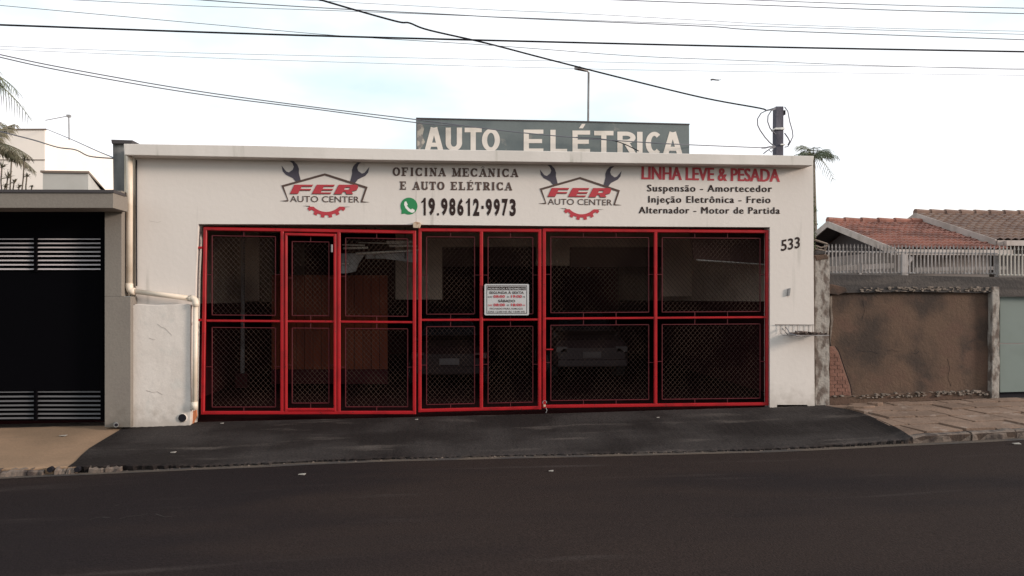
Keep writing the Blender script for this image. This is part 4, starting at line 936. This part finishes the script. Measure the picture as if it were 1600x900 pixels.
def tiled(A, B, D, E, ncol, nrow, name, m, par):
    """ridge A->B, eave D->E (D below A): barrel clay tiles as one relief"""
    b = MB(); A, B, D, E = map(Vector, (A, B, D, E)); nrm = (B-A).cross(D-A).normalized()
    if nrm.z < 0: nrm = -nrm
    sub = 6; nx = ncol*sub
    for r_ in range(nrow):
        for e_ in (0, 1):
            v = (r_+e_)/nrow
            for i in range(nx+1):
                u = i/nx; ph = (i % sub)/sub
                hgt = 0.05*abs(math.sin(math.pi*ph)) + 0.03*e_
                p = A.lerp(B, u).lerp(D.lerp(E, u), v) + nrm*hgt
                b.v.append(p)
    n1 = nx+1
    for r_ in range(2*nrow-1):
        for i in range(nx): b.f.append((r_*n1+i, r_*n1+i+1, (r_+1)*n1+i+1, (r_+1)*n1+i))
    return b.build(name, m, par, kind='stuff')
def house(label, apex, ridge_end, foot, eave_end, back_drop, Yr, Ye, m, ncol, nrow, wallm, wx):
    A = P(*apex, Yr); B = P(*ridge_end, Yr); D = P(*foot, Ye); E = P(*eave_end, Ye); B.z = A.z; E.z = D.z
    g = thing('tiled_house', label, 'house', (D.x+1, Ye+1, zb(D.x)), 'tiled houses behind the right wall')
    tiled(A, B, D, E, ncol, nrow, 'roof_tiles', m, g)
    Yb = Yr+(Yr-Ye); Bk = Vector((A.x+(A.x-D.x)*0.0, Yb, D.z)); Bk2 = Vector((B.x, Yb, D.z))
    Bk.x = A.x-(D.x-A.x)
    b = MB(); b.quad(A, B, Bk2, Bk); b.build('rear_roof', m, g)
    # ridge caps
    n = max(6, int((B-A).length/0.42))
    for i in range(n):
        p0 = A.lerp(B, i/n)+Vector((0,0,0.05)); p1 = A.lerp(B, (i+1)/n)+Vector((0,0,0.05))
        MB().tube([p0, p1], 0.105, 8, r2=0.075).build('ridge_tile', m, g)
    dn = Vector((0,0,-0.16))
    for (p, q) in ((A, D), (A, Bk)):
        o = (q-p).normalized(); b = MB(); off = Vector((-0.03,-0.03,0.04))
        b.extrude([p+off, q+off, q+off+dn, p+off+dn], [x_+Vector((0.05,0.03,0)) for x_ in (p+off, q+off, q+off+dn, p+off+dn)]); b.build('barge_board', M_BARGE, g)
    b = MB(); b.extrude([D+Vector((0,-0.06,0.02)), E+Vector((0,-0.06,0.02)), E+Vector((0,-0.06,-0.10)), D+Vector((0,-0.06,-0.10))], [D+Vector((0,0.06,0.02)), E+Vector((0,0.06,0.02)), E+Vector((0,0.06,-0.10)), D+Vector((0,0.06,-0.10))]); b.build('gutter', M_BARGE, g)
    # walls set back under the eaves
    wl = D.x+wx; z0_ = zb(D.x)-0.1
    b = MB(); b.extrude([(wl,Ye+0.7,z0_),(E.x,Ye+0.7,z0_),(E.x,Ye+0.7,D.z+0.05),(wl,Ye+0.7,D.z+0.05)], [(wl,Yb-0.6,z0_),(E.x,Yb-0.6,z0_),(E.x,Yb-0.6,D.z+0.05),(wl,Yb-0.6,D.z+0.05)]); b.build('wall', wallm, g)
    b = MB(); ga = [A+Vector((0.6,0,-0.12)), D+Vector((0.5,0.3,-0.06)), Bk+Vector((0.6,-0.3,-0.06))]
    b.extrude(ga, [p+Vector((0.1,0,0)) for p in ga]); b.build('gable', M_EAVESHADE, g)
    b = MB(); b.quad(A+Vector((0,0,-.02)), D+Vector((0,0,-.02)), D+Vector((0.7,0,-.02)), A+Vector((0.7,0,-.02))); b.quad(A+Vector((0,0,-.02)), Bk+Vector((0,0,-.02)), Bk+Vector((0.7,0,-.02)), A+Vector((0.7,0,-.02))); b.build('soffit', M_EAVESHADE, g)
    return g
h1 = house('nearer house with orange red clay tile roof behind the spiked railing', (1293,348), (1500,350), (1399,391), (1580,393), 0, 7.4, 4.0, M_TILE, 22, 11, M_HWALL, 0.5)
h2 = house('farther house with brown clay tile roof and white gutter, right edge', (1430,335), (1900,345), (1556,377), (1950,380), 0, 7.75, 4.35, M_TILE2, 34, 11, M_HWALL, 0.6)
# porch parts of the nearer house
p0 = P(1412,425,3.95); p1 = P(1412,397,3.95)
MB().bar(p1, Vector((p1.x,3.95,zb(p1.x))), 0.14).build('porch_post', M_RAIL, h1)
MB().bar(P(1412,418,3.95), P(1424,402,3.95), 0.09).build('porch_brace', M_RAIL, h1)
MB().prism([(1293,416),(1398,411),(1398,419),(1293,424)], 3.2, 3.3).build('porch_beam', M_HWALL, h1)
MB().prism([(1430,418),(1575,416),(1575,421),(1430,425)], 3.9, 4.0).build('porch_beam', M_HWALL, h1)
MB().prism([(1573,376),(1578,376),(1578,384),(1573,384)], 4.2, 4.28).build('gutter_outlet', M_BARGE, h2)

def yroad0(px, py):
    y = -2.0
    while y > -9 and P(px, py, y).z < zroad(P(px, py, y).x, y): y -= 0.01
    return y
sc_ = MB()
for pts in ([(139,813),(150,809),(160,808),(172,809)], [(186,811),(200,807),(216,806),(231,803)], [(243,803),(258,808),(276,806)], [(370,722),(385,719),(402,717)], [(180,790),(186,789)]):
    W3 = []
    for x, y in pts:
        yy = yroad0(x, y); p = P(x, y, yy); W3.append(Vector((p.x, yy, zroad(p.x, yy)+0.003)))
    for a, b2 in zip(W3, W3[1:]):
        w3 = rb.uniform(0.008, 0.018); sc_.quad(a+Vector((0,-w3,0)), b2+Vector((0,-w3*.6,0)), b2+Vector((0,w3*.6,0)), a+Vector((0,w3,0)))
tag(sc_.build('road_scrape', mat('scrape_dust', (0.040,0.033,0.031), 0.95, spec=0.1)), kind='structure')
# stone slab lying at the wall foot
c_ = P(1345,637,-0.28); b = MB(); pts = []
for i in range(11):
    a = 2*math.pi*i/11; pts.append(Vector((c_.x+0.24*math.cos(a)*rb.uniform(.8,1.1), -0.28+0.13*math.sin(a)*rb.uniform(.8,1.1), 0)))
zz = zs(c_.x,-0.28)
b.extrude([p+Vector((0,0,zz+0.05)) for p in pts], [p+Vector((0,0,zz-0.01)) for p in pts])
obj_at(b, 'loose_slab', M_SLAB, (c_.x,-0.28,zz), bevel=0.012, label='broken flat stone lying at the foot of the old brown wall', cat='stone')
c_ = P(1367,632,-0.15); b = MB(); pts = []
for i in range(8):
    a = 2*math.pi*i/8; pts.append(Vector((c_.x+0.13*math.cos(a)*rb.uniform(.8,1.1), -0.15+0.08*math.sin(a), 0)))
zz = zs(c_.x,-0.15)
b.extrude([p+Vector((0,0,zz+0.06)) for p in pts], [p+Vector((0,0,zz-0.01)) for p in pts])
obj_at(b, 'loose_slab', M_SLAB, (c_.x,-0.15,zz), bevel=0.01, label='smaller stone chunk touching the brick wall base, behind the flat broken stone', cat='stone')
# scraps of paper
def scrap(px, py, Y, wpx, lab):
    p = P(px, py, Y); z_ = (zs(p.x, Y)+0.008) if Y > YK else zroad(p.x, Y)+0.004; s = wpx/2/1200*(12+Y)
    b = MB(); base = Vector((p.x, Y, z_))
    b.extrude([base+Vector(v) for v in ((-s,-s*.5,0.012),(s*.8,-s*.6,0.006),(s,s*.4,0.014),(-s*.7,s*.6,0.008))], [base+Vector(v) for v in ((-s,-s*.5,0.004),(s*.8,-s*.6,0.0),(s,s*.4,0.008),(-s*.7,s*.6,0.002))])
    obj_at(b, 'litter_scrap', M_PAPER, base, label=lab, cat='litter', group='small scraps lying on the street')
def yroad(px, py):   # distance of the road point seen at a pixel
    y = -2.0
    while y > -9:
        p = P(px, py, y)
        zz = zroad(p.x, y) if y < YK else zs(p.x, y)
        if p.z < zz: y -= 0.01
        else: break
    return y
def yside(px, py):
    y = 0.0
    while y > -2.0:
        p = P(px, py, y)
        if p.z < zs(p.x, y): y -= 0.01
        else: break
    return y
scrap(472, 742, yroad(472,742), 11, 'pale scrap on the road below the wicket door')
scrap(861, 737, yroad(861,737), 8, 'pale fleck on the road below the gap beside the right gate leaf')
scrap(99, 682, yside(99,682), 10, 'white scrap on the tan concrete before the black gate')
scrap(271, 708, yside(271,708), 8, 'pale pebble sized scrap on the dark apron left of the gates')
scrap(1028, 647, -0.4, 5, 'white crumb on the apron below the centre post of the right gate leaf')
scrap(347, 659, -0.1, 5, 'white crumb on the apron by the corner of the left gate leaf')
scrap(651, 653, -0.15, 5, 'white crumb on the apron under the joint of left and middle leaves')
scrap(1600-12, 696, yroad(1588,694), 14, 'white scrap in the gutter at the right edge')

# ------------------------------------------------------------------ utility pole and cables
up = thing('utility_pole', 'dark timber service pole rising behind the right end of the fascia', 'pole', P(1218,250,1.2))
pt, pb = P(1217.5,166,1.2), P(1218,246,1.2)
b = MB(); ww = 0.062
b.extrude([pb+Vector((-ww*1.15,0,-0.6)), pb+Vector((ww*1.1,0,-0.6)), P(1224.5,205,1.2), P(1224.5,166,1.2), P(1212.5,166,1.2), P(1212,208,1.2)], [v+Vector((0,0.14,0)) for v in (pb+Vector((-ww*1.15,0,-0.6)), pb+Vector((ww*1.1,0,-0.6)), P(1224.5,205,1.2), P(1224.5,166,1.2), P(1212.5,166,1.2), P(1212,208,1.2))])
b.build('shaft', M_POST, up, bevel=0.008)
MB().prism([(1211.5,199.5),(1226,198.8),(1226,202.2),(1211.5,202)], 1.17, 1.36).build('band', M_WHITE, up)
MB().prism([(1220,224.6),(1227,224.4),(1227,226.4),(1220,226.6)], 1.17, 1.36).build('band', M_WHITE, up)
MB().prism([(1225,172),(1227.5,172),(1227.5,179),(1225,179)], 1.2, 1.28).build('insulator', M_CABLE, up)
def curl(pts, r, m=M_CABLEG):
    MB().tube([P(x, y, Y) for x, y, Y in pts], r, 6).build('loose_wire', m, up, smooth=True)
curl([(1212,168,1.15),(1207,171,1.1),(1197,173,1.1),(1189,177,1.1),(1183.5,186,1.1),(1184,196,1.1),(1188,204,1.1),(1195,214,1.1),(1202,222,1.1),(1208,227,1.15),(1212,230,1.15)], 0.010)
curl([(1212,170,1.15),(1205,173,1.1),(1200,181,1.1),(1199.5,190,1.1),(1203,200,1.1),(1208,206,1.1),(1212,210,1.15)], 0.010)
curl([(1226,167,1.15),(1231,174,1.1),(1234,190,1.1),(1238,204,1.1),(1239,213,1.1),(1235,222,1.1),(1231,229,1.1),(1226,230,1.15)], 0.009)
curl([(1226,208,1.15),(1231,215,1.1),(1234,221,1.1),(1231,227,1.12)], 0.011)
curl([(1211,230,1.15),(1204,232,1.1),(1198,236,1.1),(1193,240,1.1)], 0.010); curl([(1210,229,1.15),(1202,229.5,1.1),(1196,231,1.1),(1190,231,1.1)], 0.014)
curl([(1209,232,1.15),(1205,238,1.1),(1201,234,1.1),(1197,237,1.1)], 0.007)

CG = 'overhead cables crossing the sky'
def cable(label, pts, r, m=M_CABLE, n=5, fine=True):
    """pts: (px, py, Y) knots joined by a smooth curve, continued beyond the frame"""
    K = [P(x, y, Y) for x, y, Y in pts]
    path = []
    if len(K) == 2: path = K
    else:
        for i in range(len(K)-1):
            a = K[max(i-1,0)]; b_ = K[i]; c_ = K[i+1]; d = K[min(i+2,len(K)-1)]
            for q in range(6):
                t = q/6; path.append(0.5*((2*b_)+(c_-a)*t+(2*a-5*b_+4*c_-d)*t*t+(3*b_-a-3*c_+d)*t**3))
        path.append(K[-1])
    if pts[0][0] < 0: path.insert(0, path[0]+(path[0]-path[1]).normalized()*12)
    if pts[-1][0] > 1600: path.append(path[-1]+(path[-1]-path[-2]).normalized()*12)
    b = MB(); b.tube(path, r, n)
    base = path[len(path)//2]
    return obj_at(b, 'overhead_cable', m, base, label=label, cat='cable', group=CG)
cable('thick black cable sagging gently right across the whole sky', [(-10,38.5,-1.6),(400,53,-1.6),(800,64,-1.6),(1200,73.5,-1.6),(1610,81,-1.6)], 0.0125)
cable('twisted black service cable sloping down to the dark pole', [(495,-2,-1.2),(560,17,-0.9),(622,34,-0.7),(640,36,-0.6),(670,47,-0.5),(760,67.5,-0.2),(850,91,0.2),(980,124,0.5),(1100,153,0.9),(1187,169,1.1),(1197,172.5,1.12),(1212,168.5,1.15)], 0.0135)
cable('lower thin cable of the pair running down to the AUTO board', [(-10,87,-0.6),(100,111,-0.4),(300,145.5,0.0),(500,171.5,0.2),(650,191.5,0.4),(720,197,0.4)], 0.0085, M_CABLEG)
cable('upper thin cable of the pair running down to the AUTO board', [(-10,83,-0.5),(100,106,-0.3),(300,141,0.1),(500,168.5,0.3),(652,187,0.45),(790,204.5,0.4),(900,215,0.4),(1000,222,0.4),(1062,225.5,0.4),(1195,231,1.1)], 0.0085, M_CABLEG)
cable('thin cable drooping across the lettering of the roof sign', [(900,214.5,0.42),(960,220,0.4),(998,236,0.35)], 0.008, M_CABLE)
cable('thin cable from the top left dipping below the thick black one to the right', [(-10,7.5,-1.5),(200,26.5,-1.5),(400,44.5,-1.5),(540,56.5,-1.55),(740,69,-1.6),(850,77,-1.6),(1000,88,-1.6),(1200,96,-1.6),(1350,102,-1.6),(1610,109,-1.6)], 0.0042, M_CABLEG)
cable('upper of two thin cables starting at the top left', [(290,-2,2),(400,6,2),(560,15.5,2),(700,22.5,2),(820,29,2),(1100,41,2),(1200,47.5,2),(1610,62.5,2)], 0.0085, M_CABLEG)
cable('second thin cable just under it from the top left', [(80,-2,2.5),(300,9,2.5),(400,12.5,2.5),(560,18,2.5),(740,25,2.5),(900,31,2.5),(1100,38,2.5),(1200,41.5,2.5),(1610,54,2.5)], 0.0055, M_CABLEG)
cable('thin cable high above the lamp, below the top right pair', [(400,-4,3),(740,14,3),(900,21,3),(1100,32,3),(1200,37.5,3),(1400,44.5,3),(1610,49,3)], 0.0045, M_CABLEG)
cable('topmost cable at the top right corner', [(1130,-2,3.5),(1200,1,3.5),(1400,8,3.5),(1610,13,3.5)], 0.008, M_CABLEG)
cable('second cable from the top at the top right', [(940,-1,3.2),(1100,5,3.2),(1200,8.5,3.2),(1400,16,3.2),(1610,21.5,3.2)], 0.009, M_CABLEG)
cable('faint thin cable of the low pair, the upper one', [(-10,72,6),(180,79,6),(400,85,6),(715,92,6),(900,96,6),(1080,99.5,6),(1610,107,6)], 0.0045, M_CABLEG)
cable('faint thin cable of the low pair, the lower one', [(-10,77,6.2),(180,84.5,6.2),(400,93,6.2),(730,103,6.3),(860,106,6.4),(1040,110,6.4),(1610,118,6.4)], 0.0045, M_CABLEG)
cable('brown cable in front of the peach house', [(-10,203,2),(50,218,2),(90,230,1.5),(118,234,1.2),(140,244,0.8),(177,247.5,0.2)], 0.011, M_CABLEG)
cable('thin faint line drawn for the peach house side roof edge, down to the grey parapet', [(71,201,8.9),(110,217,5),(150,235,2),(177,246,0.3)], 0.009, M_CABLEG)  # stands in for the roof edge of the sunlit side wall

# street lamp far behind the sign
sl_ = thing('street_lamp', 'slim street lamp standing beyond the roof sign', 'street lamp', P(919,400,10))
MB().tube([P(919,420,10), P(919,190,10), P(919.8,113,10)], 0.032, 8).build('pole', M_METALG, sl_)
MB().tube([P(919.8,114,10), P(918,111.5,9.9), P(909,108.5,9.6)], 0.022, 6).build('arm', M_RAIL, sl_)
a_, c_ = P(917,110.5,9.85), P(901.5,105.5,9.4)
b = MB(); d = (c_-a_); up_ = Vector((0,0,1)); sd_ = d.cross(up_).normalized()*0.09
b.extrude([a_+sd_*.5+up_*.02, c_+sd_+up_*.03, c_-sd_+up_*.03, a_-sd_*.5+up_*.02], [a_+sd_*.5-up_*.03, c_+sd_-up_*.05, c_-sd_-up_*.05, a_-sd_*.5-up_*.03]); b.build('lamp_head', M_RAIL, sl_, bevel=0.01)

# bird in flight
bc = P(1119,125,3); b = MB()
b.tube([bc+Vector((-0.11,0,0.0)), bc+Vector((-0.07,0,0.01)), bc+Vector((0,0,0)), bc+Vector((0.06,0,-0.005))], 0.02, 6, r2=0.008)
for s in (-1, 1):
    b.quad(bc+Vector((-0.03,s*0.01,0.01)), bc+Vector((0.03,s*0.01,0.01)), bc+Vector((0.07,s*0.12,0.045 if s > 0 else -0.03)), bc+Vector((0.02,s*0.13,0.05 if s > 0 else -0.04)))
b.quad(bc+Vector((0.05,-0.012,0)), bc+Vector((0.05,0.012,0)), bc+Vector((0.10,0.02,0.01)), bc+Vector((0.10,-0.02,0.01)))
obj_at(b, 'flying_bird', M_BIRD, bc, label='small dark bird flying left of the dark service pole', cat='bird')
# small bird on the far roof
bc = P(1587,337,7.8); b = MB(); b.tube([bc+Vector((-0.06,0,-0.05)), bc+Vector((0,0,0)), bc+Vector((0.05,0,0.07)), bc+Vector((0.07,0,0.12))], 0.04, 6, r2=0.02)
b.tube([bc+Vector((0.07,0,0.12)), bc+Vector((0.13,0,0.13))], 0.012, 5, r2=0.004)
obj_at(b, 'perched_bird', M_BIRD, bc, label='little bird perched on the ridge of the farther brown roof', cat='bird')

# ------------------------------------------------------------------ palms and shrubs
def frond(b, base, dirv, length, droop, lw, nl, rs, ll=0.35):
    dirv = Vector(dirv).normalized(); pts = []
    for i in range(13):
        t = i/12; p = base + dirv*length*t + Vector((0,0,-droop*t*t*length)); pts.append(p)
    b.tube(pts, 0.022, 4, r2=0.004)
    for i in range(nl):
        t = 0.12+0.86*i/nl; k = min(int(t*12), 11); p = pts[k].lerp(pts[k+1], t*12-k); tg = (pts[k+1]-pts[k]).normalized()
        sd_ = tg.cross(Vector((0,0,1))).normalized(); l_ = ll*length*(0.5+0.9*math.sin(math.pi*min(1,t*0.9+0.1)))*rs.uniform(.8,1.1)
        for s in (-1, 1):
            d1 = (sd_*s*0.75+tg*0.55+Vector((0,0,-0.25-rs.random()*0.5))).normalized()
            m_ = p+d1*l_*0.55; e_ = m_+(d1+Vector((0,0,-0.8))).normalized()*l_*0.5; wv = tg*lw
            b.quad(p-wv, p+wv, m_+wv, m_-wv); i0 = len(b.v); b.v += [m_-wv, m_+wv, e_]; b.f.append((i0, i0+1, i0+2))
def palm(label, base, crown, nf, length, rs, m=M_LEAF, trunk_r=0.14, droop=(0.4,0.9), lw=0.012, nl=26, ll=0.3, az=None, elr=(0.0,1.1)):
    g = thing('palm_tree', label, 'palm tree', base, 'palm trees behind the buildings'); base = Vector(base); crown = Vector(crown)
    mid = base.lerp(crown, .5)+Vector((0.08,0,0))
    MB().tube([base, mid, crown], trunk_r, 10, r2=trunk_r*.7).build('trunk', M_TRUNK, g, smooth=True)
    for i in range(nf):
        a = 2*math.pi*i/nf + rs.uniform(-.25,.25) if az is None else az[i]; el = rs.uniform(*elr)
        b = MB(); frond(b, crown, (math.cos(a)*math.cos(el), math.sin(a)*math.cos(el), math.sin(el)), length*rs.uniform(.8,1.1), rs.uniform(*droop), lw, nl, rs, ll)
        b.build('frond', m, g)
    return g
rs = random.Random(21)
cp = P(1270,248,22); palm('palm crown showing past the right end of the fascia', (cp.x, 22, zb(8)), cp, 19, 1.55, rs, ll=0.30, nl=12, lw=0.015, droop=(0.5,0.95), elr=(0.1,1.2))
cp = P(-40,116,5); palm('tall palm whose frond tips hang in at the left edge', (cp.x, 5, zb(-8)), cp, 13, 1.15, rs, ll=0.36, nl=17, lw=0.009, droop=(0.5,1.1))
cp = P(-30,226,2.5); palm('lower palm with drooping dry fronds before the peach house', (cp.x, 2.5, zb(-8)), cp, 18, 0.95, rs, m=M_LEAF2, ll=0.26, nl=30, lw=0.010, droop=(0.2,0.8))
# spiky shrub along the cap
sh = thing('spiky_shrub', 'spiky dracaena like shrub behind the garage cap at the left edge', 'shrub', P(25,300,1.8))
b = MB(); st = MB()
for (x, y, r_) in ((3,262,14),(12,278,13),(-12,270,16),(22,286,9),(30,292,7),(42,276,9),(38,250,12),(8,292,10),(50,292,5),(18,252,8)):
    c0 = P(x, y, 1.8); st.tube([P(x-3+rs.uniform(-4,4), 312, 1.8), P(x-1.5, (y+305)/2, 1.8), c0], 0.012, 5)
    for i in range(26):
        a = rs.uniform(0, 2*math.pi); el = rs.uniform(-0.2, 1.4); l_ = r_/1200*13.8*rs.uniform(.7,1.15)
        d = Vector((math.cos(a)*math.cos(el), math.sin(a)*math.cos(el), math.sin(el))); sd_ = d.cross(Vector((0.3,0.2,1))).normalized()*0.009
        i0 = len(b.v); b.v += [c0-sd_, c0+sd_, c0+d*l_*.6+sd_*.8, c0+d*l_*.6-sd_*.8, c0+d*l_+Vector((0,0,-0.02))]; b.f += [(i0,i0+1,i0+2,i0+3),(i0+3,i0+2,i0+4)]
b.build('leaves', M_LEAF2, sh); st.build('stems', M_TRUNK, sh)
# slim clipped shrub seen past the right end of the facade
cy_ = thing('slim_tree', 'narrow green conifer just showing past the right wall corner', 'tree', P(1266,420,4.5))
MB().tube([Vector((P(1266,420,4.5).x,4.5,zb(6))), P(1266,312,4.5)], 0.05, 6, r2=0.02).build('trunk', M_TRUNK, cy_)
b = MB()
for i in range(2600):
    t = rs.random(); y = lerp(309, 440, t); rad = (0.10+0.035*math.sin(y*0.33)+0.03*math.sin(y*.9))*(0.6+0.5*min(1,(t+0.1)*4))
    a = rs.uniform(0, 2*math.pi); c0 = P(1266, y, 4.5)+Vector((math.cos(a)*rad*rs.uniform(.5,1), math.sin(a)*rad, rs.uniform(-.02,.02))); s = rs.uniform(0.012,0.028)
    d1 = Vector((rs.uniform(-1,1),rs.uniform(-1,1),rs.uniform(-1,1))).normalized()*s; d2 = d1.cross(Vector((rs.uniform(-1,1),rs.uniform(-1,1),rs.uniform(-1,1)))).normalized()*s*.5
    b.quad(c0-d1, c0+d2, c0+d1, c0-d2)
b.build('crown', M_LEAF3, cy_)
print('objects', len(bpy.data.objects))
